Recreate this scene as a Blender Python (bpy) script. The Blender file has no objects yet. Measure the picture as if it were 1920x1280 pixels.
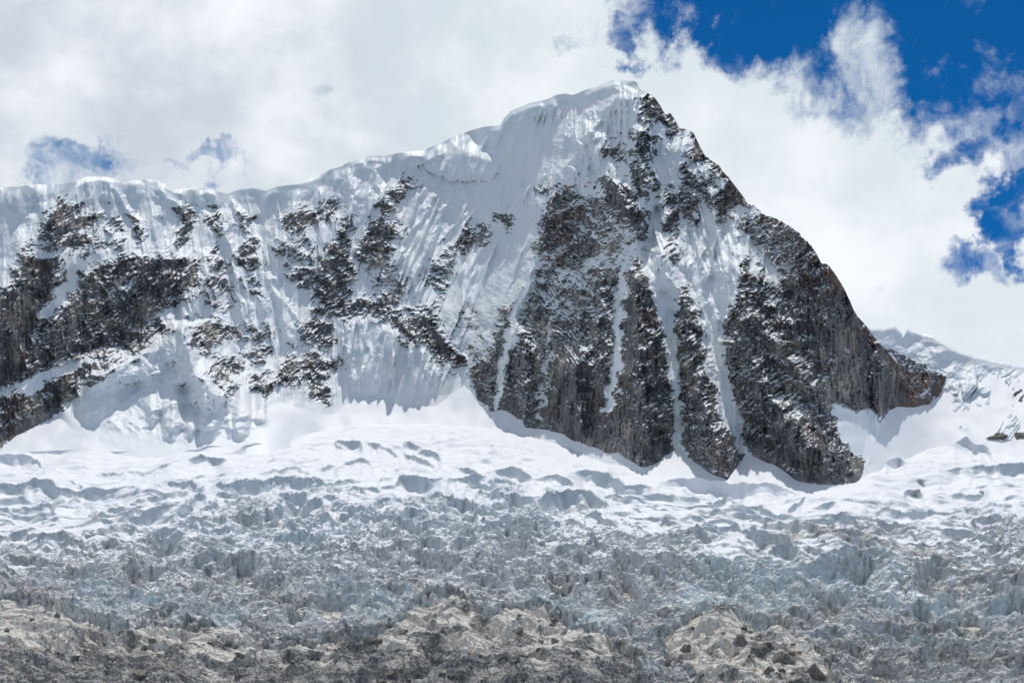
import bpy, math
import numpy as np

# ------------------------------------------------------------------ camera, sky, sun, exposure
F = 2954.0          # focal length in photo pixels (photo is 1920 wide)
YH = 1330.0         # photo row of the eye-level horizon
scene = bpy.context.scene
col = scene.collection
cam = bpy.data.cameras.new("camera")
cam.sensor_width = 36.0
cam.lens = 36.0 * F / 1920.0
cam.shift_y = (YH - 640.0) / 1920.0
cam.clip_start = 1.0
cam.clip_end = 20000.0
cam_ob = bpy.data.objects.new("camera", cam)
cam_ob.rotation_euler = (math.radians(90), 0, 0)
col.objects.link(cam_ob)
scene.camera = cam_ob

SUN_EL, SUN_AZ = 68.0, 9.0      # azimuth from +Y (behind the mountain), towards +X
sun = bpy.data.lights.new("sun", 'SUN')
sun.energy = 2.95
sun.angle = math.radians(0.5)
sun.color = (1.0, 0.965, 0.91)
sun_ob = bpy.data.objects.new("sun", sun)
sun_ob.rotation_euler = (math.radians(SUN_EL - 90), 0, math.radians(-SUN_AZ))
col.objects.link(sun_ob)

scene.view_settings.view_transform = 'Standard'
scene.view_settings.look = 'None'
scene.view_settings.gamma = 1.0
scene.view_settings.exposure = -0.10
scene.cycles.max_bounces = 5
scene.cycles.diffuse_bounces = 3
scene.cycles.use_denoising = True

world = bpy.data.worlds.new("World")
scene.world = world
world.use_nodes = True
wt = world.node_tree
wt.nodes.clear()


class NT:
    """small helper to write node graphs as expressions"""
    def __init__(self, tree):
        self.t = tree

    def put(self, sock, v):
        if isinstance(v, bpy.types.NodeSocket):
            self.t.links.new(v, sock)
        else:
            sock.default_value = v

    def math(self, op, a, b=0.0, c=0.0, clamp=False):
        n = self.t.nodes.new('ShaderNodeMath')
        n.operation = op
        n.use_clamp = clamp
        self.put(n.inputs[0], a)
        self.put(n.inputs[1], b)
        if len(n.inputs) > 2:
            self.put(n.inputs[2], c)
        return n.outputs[0]

    def add(self, a, b): return self.math('ADD', a, b)
    def sub(self, a, b): return self.math('SUBTRACT', a, b)
    def mul(self, a, b): return self.math('MULTIPLY', a, b)

    def step(self, x, lo, hi, a=0.0, b=1.0):
        n = self.t.nodes.new('ShaderNodeMapRange')
        n.interpolation_type = 'SMOOTHSTEP'
        self.put(n.inputs['Value'], x)
        self.put(n.inputs['From Min'], lo)
        self.put(n.inputs['From Max'], hi)
        self.put(n.inputs['To Min'], a)
        self.put(n.inputs['To Max'], b)
        return n.outputs[0]

    def mix(self, fac, a, b):
        n = self.t.nodes.new('ShaderNodeMix')
        n.data_type = 'RGBA'
        self.put(n.inputs[0], fac)
        self.put(n.inputs[6], a if isinstance(a, bpy.types.NodeSocket) else (*a, 1.0))
        self.put(n.inputs[7], b if isinstance(b, bpy.types.NodeSocket) else (*b, 1.0))
        return n.outputs[2]

    def vec(self, x, y, z=0.0):
        n = self.t.nodes.new('ShaderNodeCombineXYZ')
        self.put(n.inputs[0], x)
        self.put(n.inputs[1], y)
        self.put(n.inputs[2], z)
        return n.outputs[0]

    def noise(self, vec, scale, detail=6.0, rough=0.55, dist=0.0):
        n = self.t.nodes.new('ShaderNodeTexNoise')
        self.put(n.inputs['Vector'], vec)
        n.inputs['Scale'].default_value = scale
        n.inputs['Detail'].default_value = detail
        n.inputs['Roughness'].default_value = rough
        n.inputs['Distortion'].default_value = dist
        return n.outputs['Fac']

    def attr(self, name):
        n = self.t.nodes.new('ShaderNodeAttribute')
        n.attribute_name = name
        return n.outputs['Fac']


def build_world():
    g = NT(wt)
    tc = wt.nodes.new('ShaderNodeTexCoord')
    sep = wt.nodes.new('ShaderNodeSeparateXYZ')
    wt.links.new(tc.outputs['Generated'], sep.inputs[0])
    dx, dy, dz = sep.outputs
    az = g.math('ARCTAN2', dx, dy)
    el = g.math('ARCSINE', dz)

    def ae(px, py):
        x, z = (px - 960) / F, (YH - py) / F
        return math.atan2(x, 1), math.asin(z / math.sqrt(1 + x * x + z * z))

    p = g.vec(az, el, 0.0)
    # puffy warp of the sky coordinates
    w1 = g.sub(g.noise(g.vec(az, el, 3.1), 16.0, 9.0, 0.62), 0.5)
    w2 = g.sub(g.noise(g.vec(az, el, 9.7), 16.0, 9.0, 0.62), 0.5)
    w3 = g.sub(g.noise(g.vec(az, el, 5.5), 60.0, 6.0, 0.6), 0.5)
    w4 = g.sub(g.noise(g.vec(az, el, 11.5), 60.0, 6.0, 0.6), 0.5)
    azw = g.add(az, g.add(g.mul(w1, 0.085), g.mul(w3, 0.030)))
    elw = g.add(el, g.add(g.mul(w2, 0.085), g.mul(w4, 0.030)))
    # clear-sky openings: centre and radii in degrees of sky, read from the photograph
    holes = [(1330, 5, 150, 58, 1.0), (1470, 40, 130, 85, 1.0), (1580, 10, 150, 130, 1.0), (1780, 0, 260, 130, 1.0),
             (1740, 110, 90, 105, 1.0), (1850, 110, 130, 150, 1.0), (1820, 200, 60, 70, 0.8), (1800, 300, 62, 34, .75),
             (1895, 300, 45, 60, .6), (1905, 385, 40, 58, .95), (1876, 440, 30, 44, .8), (1912, 450, 26, 40, .8),
             (1835, 508, 66, 34, .68), (1180, 60, 40, 26, .7), (1080, 78, 46, 24, .35),
             (150, 292, 62, 20, .5), (125, 318, 60, 16, .45), (20, 332, 120, 16, .5), (418, 312, 66, 18, .5), (330, 326, 60, 12, .42), (628, 190, 26, 28, .26),
             (1560, 100, 40, 90, .6)]
    blue = None
    for (px, py, rx, ry, k) in holes:
        a0, e0 = ae(px, py)
        u = g.mul(g.sub(azw, a0), F / rx)
        v = g.mul(g.sub(elw, e0), F / ry)
        d = g.math('SQRT', g.add(g.mul(u, u), g.mul(v, v)))
        b = g.step(d, 1.75, 0.45, 0.0, k)
        blue = b if blue is None else g.math('MAXIMUM', blue, b)
    # wisps that hang in the opening
    wisps = [(1590, 90, 42, 95, .75), (1640, 130, 60, 90, .85), (1765, 30, 26, 14, .35), (1775, 145, 55, 28, .4), (1885, 215, 30, 80, .55),
             (1850, 180, 26, 50, .4), (1900, 270, 30, 46, .55)]
    wis = None
    for (px, py, rx, ry, k) in wisps:
        a0, e0 = ae(px, py)
        u = g.mul(g.sub(azw, a0), F / rx)
        v = g.mul(g.sub(elw, e0), F / ry)
        d = g.math('SQRT', g.add(g.mul(u, u), g.mul(v, v)))
        b = g.step(d, 1.7, 0.1, 0.0, k)
        wis = b if wis is None else g.math('MAXIMUM', wis, b)
    # away from the view: broken cloud everywhere
    far = g.step(g.math('ABSOLUTE', az), 0.42, 0.75)
    high = g.step(el, 0.50, 0.75)
    away = g.math('MAXIMUM', far, high)
    br = g.step(g.noise(tc.outputs['Generated'], 3.0, 6.0, 0.6), 0.41, 0.56)
    blue = g.add(g.mul(blue, g.sub(1.0, away)), g.mul(away, g.mul(br, 0.9)))
    fine = g.noise(g.vec(az, el, 1.3), 42.0, 10.0, 0.66, 0.6)
    filam = g.noise(g.vec(az, g.mul(el, 0.75), 7.7), 26.0, 11.0, 0.66, 0.5)
    clear = g.step(g.add(blue, g.add(g.mul(g.sub(fine, 0.5), 1.1), g.mul(g.sub(filam, 0.5), 0.7))), 0.15, 0.92)
    wdens = g.step(g.add(wis, g.mul(g.sub(filam, 0.5), 2.2)), 0.25, 1.25)
    cloud = g.math('MAXIMUM', g.sub(1.0, clear), wdens)
    # body of the clouds: soft grey billows, whitest near the ragged right edge
    bil = g.noise(g.vec(g.add(az, g.mul(w1, 0.03)), g.add(el, g.mul(w2, 0.03)), 4.4), 9.0, 4.0, 0.5)
    bil2 = g.noise(g.vec(az, g.mul(el, 1.3), 14.4), 22.0, 5.0, 0.5)
    shade = g.step(g.add(g.mul(bil, 0.7), g.mul(bil2, 0.30)), 0.38, 0.62)
    left = g.step(az, 0.10, -0.25)
    grey = g.mix(left, (0.74, 0.82, 0.87), (0.61, 0.67, 0.755))
    ccol = g.mix(shade, grey, (0.955, 0.985, 1.03))
    ccol = g.mix(away, ccol, (0.66, 0.70, 0.76))
    sky = wt.nodes.new('ShaderNodeTexSky')
    sky.sky_type = 'NISHITA'
    sky.sun_disc = False
    sky.sun_elevation = math.radians(SUN_EL)
    sky.sun_rotation = math.radians(SUN_AZ)
    sky.altitude = 4600
    sky.air_density = 1.0
    sky.dust_density = 0.3
    sky.ozone_density = 3.0
    STR = 0.10
    tint = wt.nodes.new('ShaderNodeMix')
    tint.data_type = 'RGBA'
    tint.blend_type = 'MULTIPLY'
    tint.inputs[0].default_value = 1.0
    wt.links.new(sky.outputs[0], tint.inputs[6])
    wt.links.new(g.mix(left, (0.05, 0.56, 0.94), (0.34, 0.90, 1.08)), tint.inputs[7])
    cs = wt.nodes.new('ShaderNodeMix')
    cs.data_type = 'RGBA'
    cs.blend_type = 'MULTIPLY'
    cs.inputs[0].default_value = 1.0
    wt.links.new(ccol, cs.inputs[6])
    k = 1.05 / STR
    cs.inputs[7].default_value = (k, k, k, 1.0)
    out = g.mix(cloud, tint.outputs[2], cs.outputs[2])
    bg = wt.nodes.new('ShaderNodeBackground')
    bg.inputs['Strength'].default_value = STR
    wt.links.new(out, bg.inputs['Color'])
    o = wt.nodes.new('ShaderNodeOutputWorld')
    wt.links.new(bg.outputs[0], o.inputs['Surface'])


build_world()

# ------------------------------------------------------------------ numeric helpers
f32 = np.float32


def sstep(x, a, b):
    t = np.clip((x - a) / (b - a), 0, 1)
    return t * t * (3 - 2 * t)


_grad = {}


def perlin(x, y, seed=0):
    if seed not in _grad:
        r = np.random.RandomState(seed + 77)
        a = r.rand(256, 256) * 2 * np.pi
        _grad[seed] = (np.cos(a).astype(f32).ravel(), np.sin(a).astype(f32).ravel())
    gx, gy = _grad[seed]
    x0 = np.floor(x)
    y0 = np.floor(y)
    fx = (x - x0).astype(f32)
    fy = (y - y0).astype(f32)
    xi = x0.astype(np.int32) & 255
    yi = y0.astype(np.int32) & 255
    xj = (xi + 1) & 255
    yj = (yi + 1) & 255
    u = fx * fx * fx * (fx * (fx * 6 - 15) + 10)
    v = fy * fy * fy * (fy * (fy * 6 - 15) + 10)

    def d(ix, iy, ax, ay):
        k = iy * 256 + ix
        return gx[k] * ax + gy[k] * ay
    a = d(xi, yi, fx, fy)
    b = d(xj, yi, fx - 1, fy)
    c = d(xi, yj, fx, fy - 1)
    e = d(xj, yj, fx - 1, fy - 1)
    a = a + u * (b - a)
    c = c + u * (e - c)
    return (a + v * (c - a)) * f32(1.5)


def fbm(x, y, octv=5, gain=0.5, seed=0, lac=2.03):
    s = 0
    amp = 1.0
    for i in range(octv):
        s = s + f32(amp) * perlin(x, y, seed + i)
        x = x * lac + 13.7
        y = y * lac + 7.3
        amp *= gain
    return s


def ridged(x, y, octv=5, gain=0.5, seed=0, lac=2.03):
    s = 0
    amp = 1.0
    w = 1.0
    for i in range(octv):
        n = 1 - np.abs(perlin(x, y, seed + i))
        n = n * n * w
        s = s + f32(amp) * n
        w = np.clip(n * 1.6, 0, 1)
        x = x * lac + 5.1
        y = y * lac + 9.3
        amp *= gain
    return s


def worley(x, y, seed=0):
    """nearest cell: F1, F2, three random numbers of the cell, offset to its centre"""
    r = np.random.RandomState(seed + 991)
    tab = r.rand(5, 256 * 256).astype(f32)
    x0 = np.floor(x).astype(np.int32)
    y0 = np.floor(y).astype(np.int32)
    f1 = np.full(x.shape, 9.0, f32)
    f2 = np.full(x.shape, 9.0, f32)
    idx = np.zeros(x.shape, np.int32)
    ox = np.zeros(x.shape, f32)
    oy = np.zeros(x.shape, f32)
    for j in (-1, 0, 1):
        for i in (-1, 0, 1):
            k = ((y0 + j) & 255) * 256 + ((x0 + i) & 255)
            ddx = (x0 + i + tab[0][k] - x).astype(f32)
            ddy = (y0 + j + tab[1][k] - y).astype(f32)
            d = np.sqrt(ddx * ddx + ddy * ddy)
            near = d < f1
            f2 = np.where(near, f1, np.minimum(f2, d))
            f1 = np.where(near, d, f1)
            idx = np.where(near, k, idx)
            ox = np.where(near, ddx, ox)
            oy = np.where(near, ddy, oy)
    return f1, f2, tab[2][idx], tab[3][idx], tab[4][idx], ox, oy


def poly_sdf(px, py, pts):
    """signed distance to a polygon (positive inside)"""
    pts = np.array(pts, f32)
    d = np.full(px.shape, 1e9, f32)
    ins = np.zeros(px.shape, bool)
    n = len(pts)
    for i in range(n):
        ax, ay = pts[i]
        bx, by = pts[(i + 1) % n]
        ex, ey = bx - ax, by - ay
        t = np.clip(((px - ax) * ex + (py - ay) * ey) / (ex * ex + ey * ey + 1e-6), 0, 1)
        d = np.minimum(d, (px - ax - t * ex) ** 2 + (py - ay - t * ey) ** 2)
        c = ((ay > py) != (by > py))
        if ey != 0:
            ins ^= c & (px < ex * (py - ay) / ey + ax)
    d = np.sqrt(d)
    return np.where(ins, d, -d)


def bbox(px, py, pts, m):
    a = np.array(pts, f32)
    return (px > a[:, 0].min() - m) & (px < a[:, 0].max() + m) & (py > a[:, 1].min() - m) & (py < a[:, 1].max() + m)


def line_dist(px, py, pts):
    d = np.full(px.shape, 1e9, f32)
    tt = np.zeros(px.shape, f32)
    side = np.zeros(px.shape, f32)
    n = len(pts) - 1
    for i in range(n):
        ax, ay = pts[i]
        bx, by = pts[i + 1]
        ex, ey = bx - ax, by - ay
        t = np.clip(((px - ax) * ex + (py - ay) * ey) / (ex * ex + ey * ey), 0, 1)
        q = (px - ax - t * ex) ** 2 + (py - ay - t * ey) ** 2
        m = q < d
        d = np.where(m, q, d)
        tt = np.where(m, (i + t) / n, tt)
        side = np.where(m, np.sign((px - ax) * ey - (py - ay) * ex), side)
    return np.sqrt(d), tt, side


def line(pts):
    a = np.array(pts, float)
    return lambda x: np.interp(x, a[:, 0], a[:, 1])


def grid_mesh(name, X, Y, Z, attrs, mat, smooth=False):
    """a rows x columns sheet of points as one mesh object"""
    nr, nc = X.shape
    me = bpy.data.meshes.new(name)
    n = nr * nc
    me.vertices.add(n)
    co = np.stack([X, Y, Z], -1).astype(f32).ravel()
    me.vertices.foreach_set('co', co)
    idx = np.arange(n, dtype=np.int32).reshape(nr, nc)
    q = np.stack([idx[:-1, :-1], idx[:-1, 1:], idx[1:, 1:], idx[1:, :-1]], -1).reshape(-1, 4)
    me.loops.add(q.size)
    me.loops.foreach_set('vertex_index', q.ravel())
    me.polygons.add(len(q))
    me.polygons.foreach_set('loop_start', np.arange(0, q.size, 4, dtype=np.int32))
    me.polygons.foreach_set('use_smooth', np.full(len(q), smooth, bool))
    for k, v in attrs.items():
        a = me.attributes.new(k, 'FLOAT', 'POINT')
        a.data.foreach_set('value', np.asarray(v, f32).ravel())
    me.update()
    me.validate()
    me.materials.append(mat)
    o = bpy.data.objects.new(name, me)
    col.objects.link(o)
    return o


def world_pos(px, py, D):
    return (px - 960) / F * D, D, (YH - py) / F * D


def normals(X, Y, Z):
    """unit normals of the sheet, pointing to the camera side"""
    ax = np.gradient(X, axis=1), np.gradient(Y, axis=1), np.gradient(Z, axis=1)
    ay = np.gradient(X, axis=0), np.gradient(Y, axis=0), np.gradient(Z, axis=0)
    nx = ax[1] * ay[2] - ax[2] * ay[1]
    ny = ax[2] * ay[0] - ax[0] * ay[2]
    nz = ax[0] * ay[1] - ax[1] * ay[0]
    l = np.sqrt(nx * nx + ny * ny + nz * nz) + 1e-9
    s = np.where(ny > 0, -1.0, 1.0)
    return nx / l * s, ny / l * s, nz / l * s


def setting(o, label, cat):
    o['kind'] = 'structure'
    o['label'] = label
    o['category'] = cat
    return o


def carve(h, px, py, Y, walls, jx, jy, k=1.0):
    """small cliffs: the ground drops in front of each edge line and climbs back slowly"""
    row0 = py.mean(1)
    for H, pts in walls:
        xs = [p[0] for p in pts]
        y0, y1 = min(p[1] for p in pts) - 12, max(p[1] for p in pts) + 5.0 * H + 20
        c0, c1 = np.searchsorted(px[0], [xs[0] - 25, xs[-1] + 25])
        ss = (slice(None), slice(c0, c1))
        if c1 <= c0 + 1:
            continue
        m = (py[ss] > y0) & (py[ss] < y1)
        qx, qy = jx[ss][m], jy[ss][m]
        dy = qy - line(pts)(qx)
        t = (qx - xs[0]) / (xs[-1] - xs[0])
        tap = np.clip(1 - (2 * t - 1) ** 2, 0, 1) ** 0.85 * np.clip(0.9 + 0.5 * fbm(px[ss][m] / 30, py[ss][m] / 30, 2, 0.5, int(xs[0]) % 50 + 700), 0.4, 1.3)
        drop = np.clip((dy + 0.4) / (0.9 + 0.07 * H), 0, 1) * np.clip(1 - np.maximum(dy, 0) / (3.6 * H), 0, 1) ** 1.6
        lip = 0.3 * np.exp(-np.maximum(-dy, 0) / 5.0) * (dy <= 0)
        h[ss][m] += k * H * 0.95 * Y[ss][m] / F * tap * (lip - drop)


# ------------------------------------------------------------------ materials
def new_mat(name):
    m = bpy.data.materials.new(name)
    m.use_nodes = True
    t = m.node_tree
    b = t.nodes['Principled BSDF']
    b.inputs['Specular IOR Level'].default_value = 0.25
    return m, NT(t), b


def mountain_material():
    m, g, b = new_mat('rock_and_snow')
    tc = g.t.nodes.new('ShaderNodeTexCoord').outputs['Object']
    mp = g.t.nodes.new('ShaderNodeMapping')
    mp.inputs['Scale'].default_value = (1.0, 1.0, 0.22)
    g.t.links.new(tc, mp.inputs[0])
    rock = g.attr('rock')
    red = g.attr('red')
    pale = g.attr('pale')
    dust = g.attr('dust')
    streak = g.noise(mp.outputs[0], 0.09, 8.0, 0.65)
    grain = g.noise(tc, 0.22, 6.0, 0.65)
    c = g.mix(g.step(streak, 0.32, 0.68), (0.033, 0.037, 0.046), (0.178, 0.175, 0.175))
    c = g.mix(g.mul(g.step(grain, 0.45, 0.72), 0.6), c, (0.25, 0.24, 0.232))
    c = g.mix(g.mul(pale, g.step(streak, 0.36, 0.62)), c, (0.34, 0.295, 0.25))
    c = g.mix(g.mul(red, 0.75), c, (0.16, 0.08, 0.055))
    sn = g.noise(tc, 0.02, 5.0, 0.6)
    snow = g.mix(g.step(sn, 0.3, 0.7), (0.80, 0.84, 0.87), (0.88, 0.89, 0.90))
    snow = g.mix(g.mul(dust, g.step(grain, 0.4, 0.7)), snow, (0.42, 0.37, 0.33))
    snow = g.mix(g.attr('ice'), snow, (0.60, 0.70, 0.72))
    fac = g.step(g.add(rock, g.mul(g.sub(grain, 0.5), 0.9)), 0.34, 0.66)
    mp2 = g.t.nodes.new('ShaderNodeMapping')
    mp2.inputs['Scale'].default_value = (0.34, 0.34, 1.25)
    mp2.inputs['Rotation'].default_value = (0.0, math.radians(16), 0.0)
    g.t.links.new(tc, mp2.inputs[0])
    fleck = g.noise(mp2.outputs[0], 0.62, 5.0, 0.6)
    fac = g.math('SUBTRACT', fac, g.mul(g.attr('flecks'), g.step(fleck, 0.55, 0.65)), clamp=True)
    g.put(b.inputs['Base Color'], g.mix(fac, snow, c))
    g.put(b.inputs['Roughness'], g.step(fac, 0, 1, 0.55, 0.85))
    return m


def glacier_material():
    m, g, b = new_mat('glacier_ice')
    tc = g.t.nodes.new('ShaderNodeTexCoord').outputs['Object']
    n1 = g.noise(tc, 0.30, 9.0, 0.72)
    n2 = g.noise(tc, 0.05, 5.0, 0.6)
    snow = (0.84, 0.855, 0.88)
    ice = g.mix(g.step(n1, 0.34, 0.66), (0.42, 0.43, 0.43), (0.72, 0.735, 0.74))
    ice = g.mix(g.mul(g.attr('blue'), g.step(g.add(n2, g.sub(n1, 0.5)), 0.35, 0.65)), ice, (0.58, 0.71, 0.735))
    ice = g.mix(g.mul(g.attr('fresh'), g.step(n1, 0.2, 0.5)), ice, (0.60, 0.645, 0.67))
    dirt = g.mix(g.step(n1, 0.36, 0.66), (0.20, 0.193, 0.185), (0.62, 0.60, 0.57))
    c = g.mix(g.attr('dirt'), ice, dirt)
    c = g.mix(g.step(g.add(g.attr('snow'), g.mul(g.sub(n1, 0.5), 0.5)), 0.35, 0.65), c, snow)
    g.put(b.inputs['Base Color'], c)
    b.inputs['Roughness'].default_value = 0.6
    return m


def bedrock_material():
    m, g, b = new_mat('bedrock')
    tc = g.t.nodes.new('ShaderNodeTexCoord').outputs['Object']
    n1 = g.noise(tc, 0.5, 9.0, 0.7)
    n2 = g.noise(tc, 0.045, 6.0, 0.6)
    n3 = g.noise(tc, 2.5, 4.0, 0.6)
    dark = g.mix(g.step(n1, 0.40, 0.64), (0.11, 0.107, 0.103), (0.45, 0.43, 0.405))
    pale = g.mix(g.step(n1, 0.3, 0.66), (0.46, 0.415, 0.365), (0.85, 0.81, 0.735))
    rust = g.mix(g.step(n1, 0.3, 0.7), (0.25, 0.13, 0.08), (0.48, 0.34, 0.24))
    pale = g.mix(g.step(n2, 0.56, 0.70, 0.0, 0.6), pale, rust)
    c = g.mix(g.attr('scree'), pale, dark)
    c = g.mix(g.step(n3, 0.58, 0.68, 0.0, 0.6), c, (0.62, 0.59, 0.54))
    c = g.mix(g.step(n3, 0.40, 0.31, 0.0, 0.5), c, (0.05, 0.048, 0.045))
    g.put(b.inputs['Base Color'], c)
    b.inputs['Roughness'].default_value = 0.85
    return m


# ------------------------------------------------------------------ lie of the land
# distance of the bare glacier / valley surface for every row of the view
_gy = [600, 700, 760, 800, 850, 900, 950, 1000, 1080, 1150, 1215, 1280, 1345]
_gd = [2300, 2010, 1860, 1760, 1620, 1475, 1355, 1265, 1150, 1068, 1004, 948, 900]


def smooth1(a, s):
    r = int(s * 3)
    k = np.exp(-0.5 * (np.arange(-r, r + 1) / s) ** 2)
    k /= k.sum()
    return np.convolve(np.pad(a, r, mode='edge'), k, mode='valid')


_yy = np.arange(500, 1500)
_dd = smooth1(np.interp(_yy, _gy, _gd), 12)


def ground_D(py):
    return np.interp(py, _yy, _dd)


LOW = line([(-300, 860), (140, 852), (300, 850), (500, 840), (620, 800), (750, 790), (850, 795), (930, 800), (1000, 815), (1100, 850),
            (1200, 890), (1300, 902), (1400, 908), (1500, 918), (1560, 922), (1610, 905), (1680, 862), (1740, 838), (1820, 838), (1920, 850), (2300, 850)])
_lx = np.arange(-300, 2301)
_ly = smooth1(LOW(_lx), 16)
_ld = ground_D(_ly)


def land_D(px, py):
    """glacier surface before its own relief: the snow steepens against the mountain foot"""
    ly = np.interp(px, _lx, _ly)
    ld = np.interp(px, _lx, _ld)
    up = np.maximum(ly - py, 0)
    return np.where(py >= ly, ground_D(py), ld + up * 1.05)


SKY = line([(-300, 372), (-200, 360), (-100, 356), (0, 352), (60, 347), (100, 345), (118, 345), (140, 338), (165, 331), (190, 330), (205, 333), (230, 337), (270, 337),
            (290, 337), (310, 345), (330, 354), (360, 353), (390, 353), (410, 360), (425, 363), (440, 357), (460, 352), (480, 352), (500, 357),
            (520, 350), (540, 347), (560, 345), (580, 337), (600, 327), (620, 317), (640, 313), (655, 302), (680, 297), (684, 304), (690, 293),
            (720, 292), (745, 288), (770, 284), (795, 282), (820, 270), (850, 257), (880, 245), (905, 239), (938, 235), (941, 230), (945, 222),
            (960, 207), (990, 195), (1020, 188), (1045, 178), (1060, 176), (1075, 178), (1100, 168), (1120, 163), (1135, 155), (1150, 150),
            (1175, 151), (1195, 156), (1198, 168), (1210, 172), (1222, 178), (1233, 192), (1245, 208), (1257, 213), (1268, 228), (1275, 240),
            (1290, 242), (1300, 247), (1310, 270), (1320, 292), (1335, 302), (1350, 313), (1370, 337), (1385, 357), (1400, 378), (1413, 388),
            (1427, 397), (1450, 408), (1473, 420), (1495, 435), (1513, 450), (1530, 472), (1540, 490), (1555, 497), (1565, 512), (1580, 537),
            (1595, 567), (1607, 593), (1623, 610), (1650, 643), (1670, 667), (1690, 685), (1707, 697), (1743, 697), (1765, 702), (1780, 711)])
FOOT = line([(-300, 870), (0, 850), (33, 820), (67, 797), (107, 775), (150, 798), (230, 826), (330, 840), (430, 835), (500, 812), (560, 786), (610, 770), (680, 748), (760, 750), (810, 748),
             (835, 735), (868, 716), (893, 745), (920, 766), (940, 766), (960, 778), (987, 798), (1010, 797), (1040, 808), (1073, 824), (1095, 836), (1117, 838),
             (1140, 845), (1160, 852), (1183, 868), (1207, 882), (1240, 858), (1273, 830), (1300, 852), (1335, 880), (1363, 893), (1383, 870), (1397, 850),
             (1420, 858), (1440, 872), (1487, 893), (1540, 907), (1580, 913), (1605, 908), (1617, 900), (1628, 880), (1640, 835), (1652, 790), (1668, 770), (1700, 769), (1722, 767),
             (1740, 755), (1763, 735), (1780, 714)])

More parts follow.
